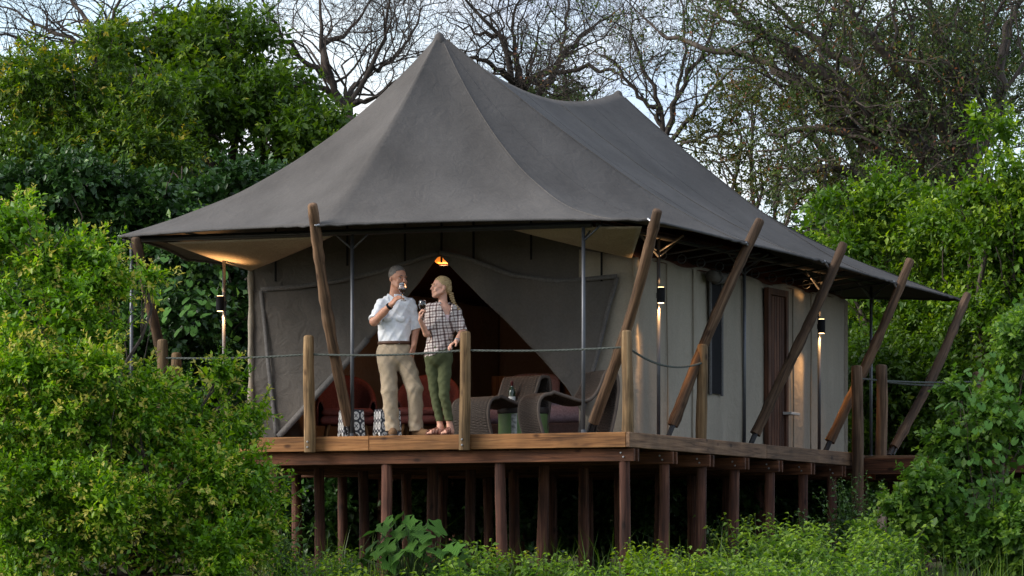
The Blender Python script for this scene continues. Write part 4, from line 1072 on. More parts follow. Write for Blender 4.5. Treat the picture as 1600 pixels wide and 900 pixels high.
# --- bare acacias
def bare_tree(name, label, base_px, D, limbs, seed, r0=0.16, depth=5, group=None, leaf=None, spread=1.0):
    bx, by = at(base_px, 600, D)[:2]; gz = ground_z(bx, by) - 0.1
    t = thing(name, label, 'tree', (bx, by, gz), group=group); o = Vector((bx, by, gz))
    g = random.Random(seed); V = []; mbT = MB(); mbB = MB(); mbW = MB(); tips = []
    def grow(p, d, L, r, lev):
        r = max(r, 0.0032)
        if lev == 0 or L < 0.1: tips.append((p, d)); return
        seg = 4 if lev > 2 else 3; pts = [p]; q = p; dd = d.copy()
        for i in range(seg):
            k = 0.34 if lev > 1 else 0.42
            dd = (dd + Vector((g.gauss(0, k), g.gauss(0, k), g.gauss(0.02, k * 0.8)))).normalized()
            q = q + dd * (L / seg); pts.append(q)
        r1 = r * 0.62
        mb_ = mbB if lev > 2 else mbW
        mb_.tube(pts, [r + (r1 - r) * i / seg for i in range(seg + 1)], 6 if lev > 3 else (4 if lev > 1 else 3), cap=False)
        n = 2 if g.random() < 0.35 else 3
        if lev <= 2: n += 1
        for k in range(n):
            i = seg if k == 0 else g.randint(1, seg)
            ax = Vector((g.gauss(0, 1), g.gauss(0, 1), g.gauss(0, 1))).normalized()
            nd = (dd + (ax - dd * ax.dot(dd)) * (0.25 if k == 0 else 0.95 * spread) + Vector((0, 0, 0.10))).normalized()
            grow(pts[i], nd, L * g.uniform(0.62, 0.86), (r1 if k == 0 else r1 * g.uniform(0.6, 0.9)), lev - 1)
    fork = Vector(at(*limbs[0][0], D)) - o if limbs else Vector((0, 0, 4))
    mbT.tube([(0, 0, -0.1), (0.05, 0, 0.4), tuple(fork * 0.5 + Vector((0.15, 0.1, 0))), tuple(fork)], [r0 * 1.5, r0 * 1.15, r0, r0 * 0.8], 10)
    for i, path in enumerate(limbs):
        pts = []; m = len(path)
        for j, (x, y) in enumerate(path):
            pts.append(Vector(at(x, y, D + 0.5 * math.sin(i * 2.1) * j)) - o)
        if (pts[0] - fork).length > 0.05: pts = [fork] + pts
        P = spline(pts, 5 * (len(pts) - 1)); rr = [r0 * 0.72 * (1 - 0.8 * k / (len(P) - 1)) for k in range(len(P))]
        P = [p + Vector((g.gauss(0, 0.025), g.gauss(0, 0.025), g.gauss(0, 0.025))) if 0 < k < len(P) - 1 else p for k, p in enumerate(P)]
        mbB.tube(P, rr, 8, cap=False)
        for k in range(4, len(P)):
            if g.random() < 0.55 or k == len(P) - 1:
                dd = (P[k] - P[k-1]).normalized(); ax = Vector((g.gauss(0, 1), g.gauss(0, 1), g.gauss(0.2, 1))).normalized()
                nd = (dd * (0.6 if k < len(P) - 1 else 1.5) + (ax - dd * ax.dot(dd))).normalized()
                grow(P[k], nd, g.uniform(0.7, 1.25), max(rr[k] * 0.42, 0.011), depth)
    mbT.build('trunk', M_BARK2, t, smooth=True); mbB.build('limbs', M_BARK2, t, smooth=True)
    w = mbW.build('twigs', M_BARK, t); w['kind'] = 'stuff'
    if leaf is not None:
        g2 = np.random.default_rng(seed); sel = [tp for tp in tips if g.random() < leaf[1]]
        K = leaf[2]; P = np.repeat(np.array([tuple(p) for p, d in sel]), K, 0) + g2.normal(size=(len(sel) * K, 3)) * 0.10
        n = len(P); s = leaf[3] * (0.7 + 0.6 * g2.random(n)); clump = np.repeat(g2.random(len(sel)), K)
        Vv, Fq, A = leaves(P, unit(g2.normal(size=(n, 3))), unit(g2.normal(size=(n, 3)) + [0, 0, 0.8]), s, s * 0.28, np.clip(clump ** 1.6 * 0.9 + 0.15 * g2.random(n), 0, 1))
        c = link('crown', mesh_np('crown', Vv, Fq, A), leaf[0], t); c['kind'] = 'stuff'
    return t
GB = 'bare acacia trees beyond the tent'
bare_tree('bare_tree', 'leafless acacia whose curved boughs spread right above the front tent peak', 800, 72,
          [[(806, 210), (815, 130), (790, 70), (745, 20), (700, -40)], [(815, 130), (860, 125), (880, 60), (890, -20)], [(812, 150), (835, 120), (905, 108), (955, 112), (975, 132)], [(790, 70), (760, 55), (715, 40)],
           [(860, 120), (905, 60), (960, 20)], [(806, 140), (775, 105), (735, 90), (700, 95)], [(815, 125), (800, 60), (815, -20)]], 61, r0=0.10, depth=5, group=GB)
bare_tree('bare_tree', 'leafless acacia with thick knotted trunk left of the front tent peak', 560, 70,
          [[(545, 180), (510, 120), (500, 40), (505, -40)], [(540, 160), (560, 130), (600, 100), (640, 60), (660, 10)], [(510, 120), (470, 90), (430, 40), (400, -20)], [(545, 165), (590, 150), (640, 110)],
           [(505, 80), (545, 50), (580, 0)], [(510, 140), (460, 130), (420, 110)], [(540, 170), (600, 60), (610, -20)]], 62, r0=0.095, depth=5, group=GB)
bare_tree('bare_tree', 'leafless tree of fine upright twigs right of the rear tent peak', 1060, 68,
          [[(1035, 240), (1030, 170), (1000, 90), (985, 20)], [(1035, 220), (1060, 150), (1070, 60), (1060, -20)], [(1040, 230), (1090, 170), (1130, 120), (1180, 90)], [(1030, 180), (1000, 150), (960, 100), (930, 60)],
           [(1060, 150), (1110, 60), (1130, -10)], [(1040, 230), (1100, 220), (1160, 200)]], 63, r0=0.075, depth=5, group=GB, leaf=(LM_FINE, 0.06, 4, 0.06))
bare_tree('bare_tree', 'leafless tree behind the glossy green tree at the upper left', 190, 75,
          [[(160, 200), (150, 70), (180, 20), (200, -40)], [(155, 90), (110, 60), (60, 40), (0, 10)], [(150, 80), (80, 90), (30, 60), (-20, 50)], [(160, 60), (230, 30), (300, -10)], [(152, 70), (120, 10), (90, -40)]], 64, r0=0.10, depth=4, group=GB)
bare_tree('acacia_tree', 'huge brown acacia with long leaning boughs at the upper right', 1560, 63,
          [[(1500, 300), (1400, 200), (1280, 110), (1170, 40), (1110, -20)], [(1480, 280), (1380, 240), (1280, 160), (1200, 100), (1100, 75), (1030, 50)], [(1500, 260), (1440, 150), (1360, 60), (1310, -20)], [(1510, 250), (1500, 130), (1460, 40), (1450, -30)],
           [(1520, 260), (1560, 150), (1570, 60), (1600, -20)], [(1450, 270), (1360, 280), (1290, 260), (1220, 290)], [(1400, 200), (1340, 210), (1270, 200), (1200, 210)], [(1380, 180), (1350, 120), (1270, 60), (1200, 0)]], 65, r0=0.2, depth=4, leaf=(LM_FINE, 0.55, 8, 0.06))

# --- plants at the foot of the deck
def big_leaf_mesh(lobed):
    """broad leaf, folded along the midrib, with toothed lobes; unit length along +x"""
    out = []
    n = 22
    for i in range(n + 1):
        a = -2.55 + 5.1 * i / n
        if lobed: r = 0.50 * (1 + 0.20 * math.cos(5 * a) + 0.05 * math.cos(17 * a)) * (1 + 0.22 * math.cos(a))
        else: r = 0.46 * (1 + 0.30 * math.cos(a) ** 3 + 0.05 * math.cos(2 * a))
        out.append((0.42 + r * math.cos(a), r * math.sin(a) * 0.92))
    v = [(0.12, 0, 0.0), (0.45, 0, -0.02), (0.85, 0, -0.09)]; f = []
    mb = MB(); mb.v = v[:]
    for x, y in out: mb.v.append((x, y, 0.10 * abs(y) - 0.16 * x * x + 0.02 * math.sin(9 * y + 5 * x)))
    for i in range(n):
        c = 0 if (out[i][0] + out[i+1][0]) / 2 < 0.2 else (1 if (out[i][0] + out[i+1][0]) / 2 < 0.66 else 2)
        mb.f.append((c, 3 + i, 4 + i))
        c2 = 0 if i + 1 < n and (out[i+1][0] + out[min(i+2, n)][0]) / 2 < 0.2 else (1 if (out[i+1][0] + out[min(i+2, n)][0]) / 2 < 0.66 else 2)
        if c2 != c: mb.f.append((c, 4 + i, c2))
    mb.f.append((0, 3 + n, 3))
    me = mb.mesh('leaf', True); return me
def flatleaf(name, col, rough=0.45):
    m, nt, b = nodes(name, rough, 0.2)
    oi = N(nt, 'ShaderNodeObjectInfo'); r = ramp(nt, [(0.0, [c * 0.75 for c in col]), (1.0, [c * 1.3 for c in col])])
    nt.links.new(oi.outputs['Random'], r.inputs['Fac'])
    tc = N(nt, 'ShaderNodeTexCoord'); wv = N(nt, 'ShaderNodeTexWave', wave_type='BANDS', bands_direction='DIAGONAL', Scale=5.0, Distortion=2.0); nt.links.new(tc.outputs['Object'], wv.inputs['Vector'])
    bump(nt, b, wv.outputs['Fac'], 0.35, 0.05)
    nt.links.new(r.outputs['Color'], b.inputs['Base Color'])
    tr = N(nt, 'ShaderNodeBsdfTranslucent'); nt.links.new(r.outputs['Color'], tr.inputs['Color']); ms = N(nt, 'ShaderNodeMixShader'); ms.inputs[0].default_value = 0.25
    nt.links.new(b.outputs[0], ms.inputs[1]); nt.links.new(tr.outputs[0], ms.inputs[2]); nt.links.new(ms.outputs[0], nt.nodes['Material Output'].inputs['Surface'])
    return m
LEAF_A, LEAF_B = big_leaf_mesh(True), big_leaf_mesh(False)
LEAF_A.materials.append(flatleaf('lobed_leaf', (0.060, 0.145, 0.018), 0.65)); LEAF_B.materials.append(flatleaf('heart_leaf', (0.07, 0.17, 0.028), 0.6))
def broad_plant(name, label, px, D, specs, me, seed, vine=False):
    """stems rising from one root, a broad leaf object at the end of each stalk"""
    g = random.Random(seed); p0 = at(px, 900, D); gz = ground_z(p0[0], p0[1]) - 0.02
    t = thing(name, label, 'plant', (p0[0], p0[1], gz)); o = np.array([p0[0], p0[1], gz]); mb = MB()
    for (x, y, size) in specs:
        e = Vector(at(x, y, D + g.uniform(-0.35, 0.3)) - o)
        if vine: mb.tube([e + Vector((g.uniform(-.1, .1), g.uniform(.02, .12), g.uniform(-.12, .02))), e + Vector((g.uniform(-.03, .03), .03, .01)), e], [0.003, 0.003, 0.002], 4)
        else: mb.tube([(g.uniform(-.05, .05), g.uniform(-.05, .05), 0), e * 0.5 + Vector((g.uniform(-.08, .08), g.uniform(-.08, .08), 0.1)), e], [0.010, 0.007, 0.004], 5)
        s = size / sc(D); l = link('leaf', me, None, t, loc=e)
        l.scale = (s, s * g.uniform(0.85, 1.1), s)
        yaw = math.atan2(e.y, e.x) + g.gauss(0, 0.9)
        l.rotation_euler = (g.gauss(0, 0.3), g.uniform(0.25, 0.95), yaw if g.random() < 0.45 else TH - math.pi / 2 + g.gauss(0, 0.8))
    st = mb.build('stems', flat_stem, t, smooth=True); st['kind'] = 'stuff'
flat_stem = plain('green_stem', (0.06, 0.10, 0.03), 0.6)
g = random.Random(5); sp_ = []
for i in range(58):
    a = g.random() * 6.283; r = math.sqrt(g.random()); x = 640 + 82 * r * math.cos(a); y = 868 + 62 * r * math.sin(a) - 6 * math.cos((x - 640) / 40)
    sp_.append((x, y, g.uniform(22, 38)))
sp_ += [(650, 812, 34), (632, 822, 30), (664, 822, 32), (612, 840, 34), (590, 845, 30), (580, 862, 30), (672, 838, 30)]
broad_plant('broadleaf_plant', 'large lobed leaf plant standing in front of the stilts', 640, 43.4, sp_, LEAF_A, 71)
sp_ = []
for i in range(110):
    a = g.random() * 6.283; r = math.sqrt(g.random()); sp_.append((1535 + 75 * r * math.cos(a), 690 + 150 * r * math.sin(a), g.uniform(12, 19)))
broad_plant('heart_leaf_vine', 'heart leaf vine scrambling over the bush at the walkway end', 1510, 46.6, sp_, LEAF_B, 72, True)
sp_ = []
for i in range(46):
    a = g.random() * 6.283; r = math.sqrt(g.random()); sp_.append((300 + 70 * r * math.cos(a), 455 + 90 * r * math.sin(a), g.uniform(13, 20)))
broad_plant('heart_leaf_vine', 'shadowed heart leaf vine hanging behind the left lamp upright', 300, 54.3, sp_, LEAF_B, 73, True)

def herb(px, top, D, w, n, label, seed, mat, L=0.09, wl=0.26, name='herb_plant', cat='plant'):
    """upright stems with whorls of drooping leaves"""
    g = np.random.default_rng(seed); p0 = at(px, 900, D); gz = ground_z(p0[0], p0[1]) - 0.02; o = np.array([p0[0], p0[1], gz])
    t = thing(name, label, cat, tuple(o), group='herbs and weeds below the deck')
    H = at(px, top, D)[2] - gz; mb = MB(); P, Dr, Nn, SZ, AG = [], [], [], [], []
    for k in range(n):
        h = H * g.uniform(0.62, 1.0); bx = g.normal(size=2) * w / sc(D) * 0.22; tx = bx + g.normal(size=2) * w / sc(D) * 0.45
        pts = [np.array([*(bx + (tx - bx) * s ** 1.4), h * s]) for s in np.linspace(0, 1, 7)]
        mb.tube(pts, [0.007 - 0.005 * i / 6 for i in range(7)], 4, cap=False)
        m = int(h / 0.030)
        s = np.linspace(0.15, 1.0, m); X = np.stack([np.interp(s, np.linspace(0, 1, 7), [p[c] for p in pts]) for c in range(3)], 1)
        a = np.arange(m) * 2.4 + g.random() * 6
        out = np.stack([np.cos(a), np.sin(a), 0.25 - 0.5 * g.random(m)], 1)
        off = 0.05 * (1.05 - s ** 4)[:, None] * g.random((m, 1))
        P.append(X + out * off); Dr.append(out + g.normal(size=(m, 3)) * 0.25); Nn.append(np.array([0, 0, 1.0]) + g.normal(size=(m, 3)) * 0.35); SZ.append(L * (0.7 + 0.6 * g.random(m)) * (1.1 - 0.5 * s ** 3)); AG.append(np.clip(0.2 + 0.35 * g.random(m) + 0.5 * s ** 3, 0, 1))
    V, Fq, A = leaves(np.concatenate(P), np.concatenate(Dr), np.concatenate(Nn), np.concatenate(SZ), np.concatenate(SZ) * wl, np.concatenate(AG), droop=0.35)
    mb.build('stems', flat_stem, t); f = link('foliage', mesh_np('foliage', V, Fq, A), mat, t); f['kind'] = 'stuff'
    return t
herb(755, 842, 43.2, 70, 26, 'pale green weed clump right of the lobed leaf plant', 81, LM_HERB)
herb(825, 862, 43.0, 40, 10, 'small weed between two stilts left of the deck corner', 82, LM_HERB)
herb(905, 880, 42.8, 40, 9, 'small sprouting weed under the deck corner', 83, LM_HERB)
herb(1030, 850, 43.6, 90, 30, 'yellow green weed clump right of the corner stilt', 84, LM_LIME, L=0.075)
herb(1110, 850, 44.4, 80, 26, 'weed clump with long stems by the third side stilt', 85, LM_HERB)
herb(1225, 815, 45.0, 80, 36, 'bushy mid green shrub with drooping leaves by the side stilts', 86, LM_HERB, L=0.11)
herb(1165, 860, 43.6, 80, 24, 'low weed clump before the side stilts', 87, LM_HERB)
herb(1310, 830, 44.6, 110, 44, 'soft pale green shrub mass left of the vine bush', 88, LM_HERB, L=0.095)
herb(1385, 810, 45.4, 90, 40, 'soft pale green shrub touching the vine bush', 89, LM_HERB, L=0.095)
herb(1270, 870, 43.2, 110, 36, 'low pale green shrub at the picture foot right of the stilts', 90, LM_HERB)
herb(480, 850, 43.0, 90, 22, 'thin weeds at the right foot of the big bright bush', 91, LM_BUSH, L=0.05)
herb(1340, 735, 47.6, 60, 24, 'wispy shrub growing round the tall dark rail post', 92, LM_DARK, L=0.07)
for k, (px_, top_, D_, w_d, n_, m_t, lb) in enumerate([
    (450, 800, 44.6, 60, 18, LM_DARK, 'dark weeds between the big bright bush and the first stilts'), (535, 850, 44.0, 60, 20, LM_HERB, 'weeds left of the lobed leaf plant'),
    (560, 878, 42.6, 60, 18, LM_LIME, 'short lime weeds at the foot of the lobed leaf plant'), (720, 868, 42.6, 70, 26, LM_HERB, 'short leafy weeds under the lobed leaf plant'),
    (870, 858, 44.2, 60, 18, LM_HERB, 'weeds between the second row stilts'), (960, 872, 42.4, 60, 20, LM_HERB, 'low weeds before the corner stilt'),
    (1000, 838, 44.8, 50, 16, LM_LIME, 'yellow weeds behind the corner stilt'), (1075, 872, 42.6, 80, 30, LM_LIME, 'low yellow green weeds beside the corner stilt'),
    (1210, 870, 42.4, 90, 34, LM_HERB, 'low weeds below the bushy shrub'), (1360, 862, 43.0, 110, 40, LM_HERB, 'leafy weeds below the pale shrub mass'), (1275, 790, 47.4, 60, 22, LM_DARK, 'dark shrub behind the last side stilt'),
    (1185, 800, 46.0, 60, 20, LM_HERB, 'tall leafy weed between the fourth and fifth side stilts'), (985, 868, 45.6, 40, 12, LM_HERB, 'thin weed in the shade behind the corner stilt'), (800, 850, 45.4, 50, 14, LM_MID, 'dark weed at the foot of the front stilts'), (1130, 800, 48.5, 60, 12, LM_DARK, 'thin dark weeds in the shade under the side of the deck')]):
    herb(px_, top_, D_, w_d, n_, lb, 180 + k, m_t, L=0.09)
# long grass
def grass():
    g = np.random.default_rng(95); n = 1700
    px = g.uniform(380, 1600, n); D = g.uniform(42.2, 46.5, n); h = g.uniform(0.12, 0.55, n) * (0.5 + g.random(n))
    P = np.array([at(x, 900, d) for x, d in zip(px, D)]); P[:, 2] = [ground_z(p[0], p[1]) for p in P]
    lean = g.normal(size=(n, 2)) * 0.25
    V = np.empty((n, 5, 3)); w = 0.006; s = np.stack([RT[0] * np.ones(n), RT[1] * np.ones(n), np.zeros(n)], 1) * w
    ang = g.random(n) * 3.14; s = np.stack([np.cos(ang), np.sin(ang), 0 * ang], 1) * w
    mid = P + np.stack([lean[:, 0] * h * 0.35, lean[:, 1] * h * 0.35, h * 0.6], 1); tip = P + np.stack([lean[:, 0] * h * 1.4, lean[:, 1] * h * 1.4, h], 1)
    V[:, 0] = P - s; V[:, 1] = P + s; V[:, 2] = mid + s * 0.7; V[:, 3] = mid - s * 0.7; V[:, 4] = tip
    b = np.arange(n)[:, None] * 5
    Fq = np.concatenate([b + [[0, 1, 2]], b + [[0, 2, 3]], b + [[3, 2, 4]]], 0)
    o = link('grass', mesh_np('grass', V.reshape(-1, 3), Fq, np.repeat(g.random(n) * 0.7, 5)), LM_MID); tag(o, 'thin green grass blades on the bank below the deck', 'grass', kind='stuff')
grass()
# ------------------------------------------------------------------ people: implicit surfaces meshed with surface nets
class Field:
    def __init__(s, lo, hi, h):
        s.lo = np.array(lo, float); s.h = h; s.n = np.ceil((np.array(hi) - s.lo) / h).astype(int) + 1
        s.v = np.full(s.n, 1.0, np.float32)
    def _sub(s, lo, hi):
        i0 = np.clip(np.floor((lo - s.lo) / s.h).astype(int), 0, s.n - 1); i1 = np.clip(np.ceil((hi - s.lo) / s.h).astype(int) + 1, 1, s.n)
        sl = tuple(slice(a, b) for a, b in zip(i0, i1))
        ax = [s.lo[k] + s.h * np.arange(i0[k], i1[k]) for k in range(3)]
        return sl, np.stack(np.meshgrid(*ax, indexing='ij'), -1).astype(np.float32)
    def _join(s, sl, d, k, cut=False):
        o = s.v[sl]
        if cut: s.v[sl] = np.maximum(o, -d); return
        hh = np.clip(0.5 + 0.5 * (o - d) / k, 0, 1)
        s.v[sl] = o + (d - o) * hh - k * hh * (1 - hh)
    def cap(s, a, b, ra, rb, k=0.02, flat=1.0, yaw=0.0):
        a, b = np.array(a, float), np.array(b, float); m = max(ra, rb) * max(1, flat) + k + 3 * s.h
        sl, p = s._sub(np.minimum(a, b) - m, np.maximum(a, b) + m)
        c, sn = math.cos(yaw), math.sin(yaw)
        def tr(v):
            if flat == 1.0: return v
            x, y = v[..., 0] * c + v[..., 1] * sn, (-v[..., 0] * sn + v[..., 1] * c) / flat
            return np.stack([x, y, v[..., 2]], -1)
        q, ba = tr(p - a), tr(b - a)
        t = np.clip((q @ ba) / max(ba @ ba, 1e-9), 0, 1)
        d = (np.linalg.norm(q - t[..., None] * ba, axis=-1) - (ra + (rb - ra) * t)) * min(1.0, flat)
        s._join(sl, d, k); return s
    def ell(s, c, r, k=0.02, M=None, cut=False):
        c, r = np.array(c, float), np.array(r, float); m = r.max() + k + 3 * s.h
        sl, p = s._sub(c - m, c + m); q = p - c
        if M is not None: q = q @ M                      # M columns: local axes
        k0 = np.linalg.norm(q / r, axis=-1); k1 = np.linalg.norm(q / (r * r), axis=-1) + 1e-6
        s._join(sl, k0 * (k0 - 1) / k1, k, cut); return s
    def points(s):
        ax = [s.lo[k] + s.h * np.arange(s.n[k]) for k in range(3)]
        return np.stack(np.meshgrid(*ax, indexing='ij'), -1)
    def keep(s, fn): s.v = np.maximum(s.v, fn(s.points()).astype(np.float32)); return s
    def ripple(s, fn):
        m = np.abs(s.v) < 0.03; P = s.points()[m]; s.v[m] += fn(P).astype(np.float32); return s
    def mesh(s, name):
        v = s.v; sg = v < 0
        c = np.zeros(np.array(v.shape) - 1, np.int8)
        cn = [(i, j, k) for i in (0, 1) for j in (0, 1) for k in (0, 1)]
        def cor(A, o): return A[o[0]:A.shape[0]-1+o[0], o[1]:A.shape[1]-1+o[1], o[2]:A.shape[2]-1+o[2]]
        for o in cn: c += cor(sg, o)
        mask = (c > 0) & (c < 8); I = np.argwhere(mask); idx = -np.ones(mask.shape, np.int64); idx[mask] = np.arange(len(I))
        acc = np.zeros((len(I), 3)); cnt = np.zeros(len(I))
        for o in cn:
            for ax in range(3):
                if o[ax]: continue
                o2 = list(o); o2[ax] = 1
                a = v[I[:, 0]+o[0], I[:, 1]+o[1], I[:, 2]+o[2]]; b = v[I[:, 0]+o2[0], I[:, 1]+o2[1], I[:, 2]+o2[2]]
                x = (a < 0) != (b < 0); t = np.where(x, a / np.where(x, a - b, 1), 0)
                q = np.array(o, float)[None].repeat(len(I), 0); q[:, ax] = t
                acc[x] += q[x]; cnt[x] += 1
        V = s.lo + (I + acc / cnt[:, None]) * s.h
        Fs = []
        for ax in range(3):
            u, w = (ax + 1) % 3, (ax + 2) % 3
            a = np.take(sg, range(0, sg.shape[ax]-1), ax); b = np.take(sg, range(1, sg.shape[ax]), ax)
            E = np.argwhere(a != b); E = E[(E[:, u] > 0) & (E[:, w] > 0) & (E[:, u] < sg.shape[u]-1) & (E[:, w] < sg.shape[w]-1)]
            if not len(E): continue
            inside = a[tuple(E.T)]
            def cell(du, dw): q = E.copy(); q[:, u] -= du; q[:, w] -= dw; return idx[tuple(q.T)]
            Q = np.stack([cell(1, 1), cell(0, 1), cell(0, 0), cell(1, 0)], 1); Q[~inside] = Q[~inside][:, ::-1]; Fs.append(Q)
        return mesh_np(name, V, np.concatenate(Fs), smooth=True)
def put(f, name, mat, par, sm=3):
    me = f.mesh(name); o = link(name, me, mat, par)
    if sm: m = o.modifiers.new('smooth', 'SMOOTH'); m.iterations = sm; m.factor = 0.5
    return o
def axes(fwd, up=(0, 0, 1)):
    f = unit(np.array(fwd, float)); r = unit(np.cross(np.array(up, float), -f)); u = np.cross(r, -f) * -1
    u = np.cross(-f, r) * 1.0
    return np.stack([r, -f, u], 1)                 # columns: local x (side), local y (back), local z (up)
def hand(F, wrist, d, n, curls, side=1, size=1.0, spread=0.18, thumb=None, k=0.006):
    """palm of four metacarpals, four jointed fingers of different length and a thumb leaving the side of the palm"""
    d = unit(np.array(d, float)); n = np.array(n, float); n = unit(n - d * (n @ d)); s = np.cross(d, n) * side
    w = np.array(wrist, float)
    for i, (off, fl) in enumerate(((0.030, 0.95), (0.010, 1.05), (-0.010, 0.98), (-0.029, 0.78))):
        kn = w + d * (0.088 - 0.006 * abs(i - 1)) * size + s * off * size
        F.cap(w + s * off * 0.55 * size + d * 0.01, kn, 0.0155 * size, 0.0125 * size, k + 0.006)
        dirn = unit(d + s * (off / 0.03) * spread); p = kn; a = 0
        for L, r0, r1, c in zip((0.043, 0.027, 0.022), (0.0108, 0.0098, 0.0088), (0.0098, 0.0088, 0.0076), curls):
            a += c; q = p + (dirn * math.cos(a) + n * math.sin(a)) * L * fl * size
            F.cap(p, q, r0 * size, r1 * size, k); p = q
    tb_ = w + d * 0.022 * size + s * 0.026 * size
    td = unit(d * 0.55 + s * 0.62 + n * 0.55) if thumb is None else unit(np.array(thumb, float))
    m = tb_ + td * 0.042 * size; e = m + unit(td * 0.8 + d * 0.5 + n * 0.15) * 0.033 * size; e2 = e + unit(td * 0.5 + d * 0.7 + n * 0.1) * 0.024 * size
    F.cap(tb_, m, 0.015 * size, 0.0125 * size, 0.012); F.cap(m, e, 0.0118 * size, 0.0105 * size, k); F.cap(e, e2, 0.0105 * size, 0.0085 * size, k)
def head(F, c, M, s, jaw=1.0, nose=1.0):
    P = lambda x, y, z: np.array(c) + M @ (np.array([x, y, z]) * s)
    F.ell(P(0, 0.012, 0.045), np.array([0.076, 0.096, 0.086]) * s, 0.02, M)
    F.cap(P(0, -0.022, 0.0), P(0, -0.040, -0.075), 0.064 * s, 0.043 * s * jaw, 0.03)
    F.ell(P(0, -0.066, -0.098), np.array([0.026 * jaw, 0.022, 0.019]) * s, 0.025, M)
    for e in (-1, 1):
        F.cap(P(e * 0.040, -0.052, -0.072), P(e * 0.058, 0.0, -0.045), 0.022 * s * jaw, 0.020 * s, 0.03)      # jaw line
        F.ell(P(e * 0.040, -0.074, -0.028), np.array([0.020, 0.012, 0.016]) * s, 0.03, M)               # cheek
        F.cap(P(e * 0.012, -0.088, 0.028), P(e * 0.046, -0.078, 0.026), 0.010 * s, 0.009 * s, 0.014)    # brow
        F.ell(P(e * 0.031, -0.098, 0.008), np.array([0.016, 0.012, 0.010]) * s, 0.004, M, cut=True)
        F.ell(P(e * 0.079, 0.014, -0.004), np.array([0.008, 0.016, 0.027]) * s, 0.008, M)                 # ear
    F.cap(P(0, -0.092, 0.016), P(0, -0.092 - 0.024 * nose, -0.026), 0.0085 * s, 0.0125 * s * nose, 0.010)                       # nose
    for e in (-1, 1): F.ell(P(e * 0.011, -0.102, -0.029), np.array([0.008, 0.010, 0.007]) * s * nose, 0.006, M)
    F.cap(P(-0.020, -0.086, -0.053), P(0.020, -0.086, -0.053), 0.0085 * s, 0.0085 * s, 0.010)              # upper lip
    F.cap(P(-0.015, -0.084, -0.071), P(0.015, -0.084, -0.071), 0.0085 * s, 0.0085 * s, 0.010)
    return P
def face_bits(par, P, M, s, brow_mat, lip_mat):
    for e in (-1, 1):
        f = MB(); bm = bmesh.new(); bmesh.ops.create_uvsphere(bm, u_segments=12, v_segments=8, radius=1)
        for v in bm.verts: v.co = Vector(P(e * 0.031, -0.079, 0.008)) + Vector(M @ (np.array(v.co) * np.array([0.0145, 0.010, 0.0055]) * s))
        me = bpy.data.meshes.new('eye'); bm.to_mesh(me); bm.free(); me.shade_smooth(); ey = link('eye', me, M_EYEW, par)
        q = [P(e * 0.031 - 0.0015 + 0.0055 * math.cos(a), -0.0896, 0.0075 + 0.0052 * math.sin(a)) for a in np.linspace(0, 6.283, 10)[:-1]]
        MB().add(q, [tuple(range(9))]).build('iris', M_IRIS, ey)
        MB().tube([P(e * x, -0.0975 + 0.25 * (x - 0.03) ** 2 * 30, 0.026 + 0.004 * math.sin((x - 0.012) / 0.036 * 3.14)) for x in np.linspace(0.012, 0.048, 7)], [0.002 * s, 0.0042 * s, 0.0045 * s, 0.0042 * s, 0.004 * s, 0.003 * s, 0.0015 * s], 6).build('eyebrow', brow_mat, par, smooth=True)
        MB().tube([P(e * x, -0.0895 + (x - 0.031) ** 2 * 22, 0.0135 - (x - 0.031) ** 2 * 22) for x in np.linspace(0.017, 0.045, 7)], 0.0018 * s, 5).build('eyelid', lip_mat, par, smooth=True)
    # open smile
    q = [P(x, -0.0945 + abs(x) * 0.42, -0.0575 + 9 * x * x) for x in np.linspace(-0.023, 0.023, 9)] + [P(x, -0.0935 + abs(x) * 0.42, -0.0665 + 18 * x * x) for x in np.linspace(0.021, -0.021, 9)]
    MB().add(q, [tuple(range(18))]).build('teeth', M_TEETH, par)
    MB().tube([P(x, -0.0925 + abs(x) * 0.42, -0.069 + 18 * x * x) for x in np.linspace(-0.022, 0.022, 9)], 0.0034 * s, 6).build('lip', lip_mat, par, smooth=True)
    MB().tube([P(x, -0.0935 + abs(x) * 0.42, -0.0555 + 9 * x * x) for x in np.linspace(-0.024, 0.024, 9)], 0.0026 * s, 6).build('lip', lip_mat, par, smooth=True)
def skin(name, col):
    m, nt, b = nodes(name, 0.5, 0.4); tc = N(nt, 'ShaderNodeTexCoord'); no = N(nt, 'ShaderNodeTexNoise', Scale=18.0, Detail=4.0); nt.links.new(tc.outputs['Object'], no.inputs['Vector'])
    r = ramp(nt, [(0.3, [col[0] * 0.90, col[1] * 0.84, col[2] * 0.82]), (0.7, [min(1, c * 1.12) for c in col])]); nt.links.new(no.outputs['Fac'], r.inputs['Fac']); nt.links.new(r.outputs['Color'], b.inputs['Base Color'])
    b.inputs['Subsurface Weight'].default_value = 0.08; b.inputs['Subsurface Radius'].default_value = (0.012, 0.005, 0.003); b.inputs['Subsurface Scale'].default_value = 0.5
    return m
def hairmat(name, d, l):
    m, nt, b = nodes(name, 0.5, 0.4); tc = N(nt, 'ShaderNodeTexCoord'); mp = N(nt, 'ShaderNodeMapping'); mp.inputs['Scale'].default_value = (150, 30, 150); nt.links.new(tc.outputs['Object'], mp.inputs['Vector'])
    no = N(nt, 'ShaderNodeTexNoise', Scale=1.0, Detail=4.0, Distortion=0.5); nt.links.new(mp.outputs[0], no.inputs['Vector'])
    r = ramp(nt, [(0.35, d), (0.65, l)]); nt.links.new(no.outputs['Fac'], r.inputs['Fac']); nt.links.new(r.outputs['Color'], b.inputs['Base Color']); bump(nt, b, no.outputs['Fac'], 0.6, 0.006); return m
M_SKIN1, M_SKIN2 = skin('tanned_skin', (0.53, 0.27, 0.175)), skin('fair_skin', (0.58, 0.32, 0.225))
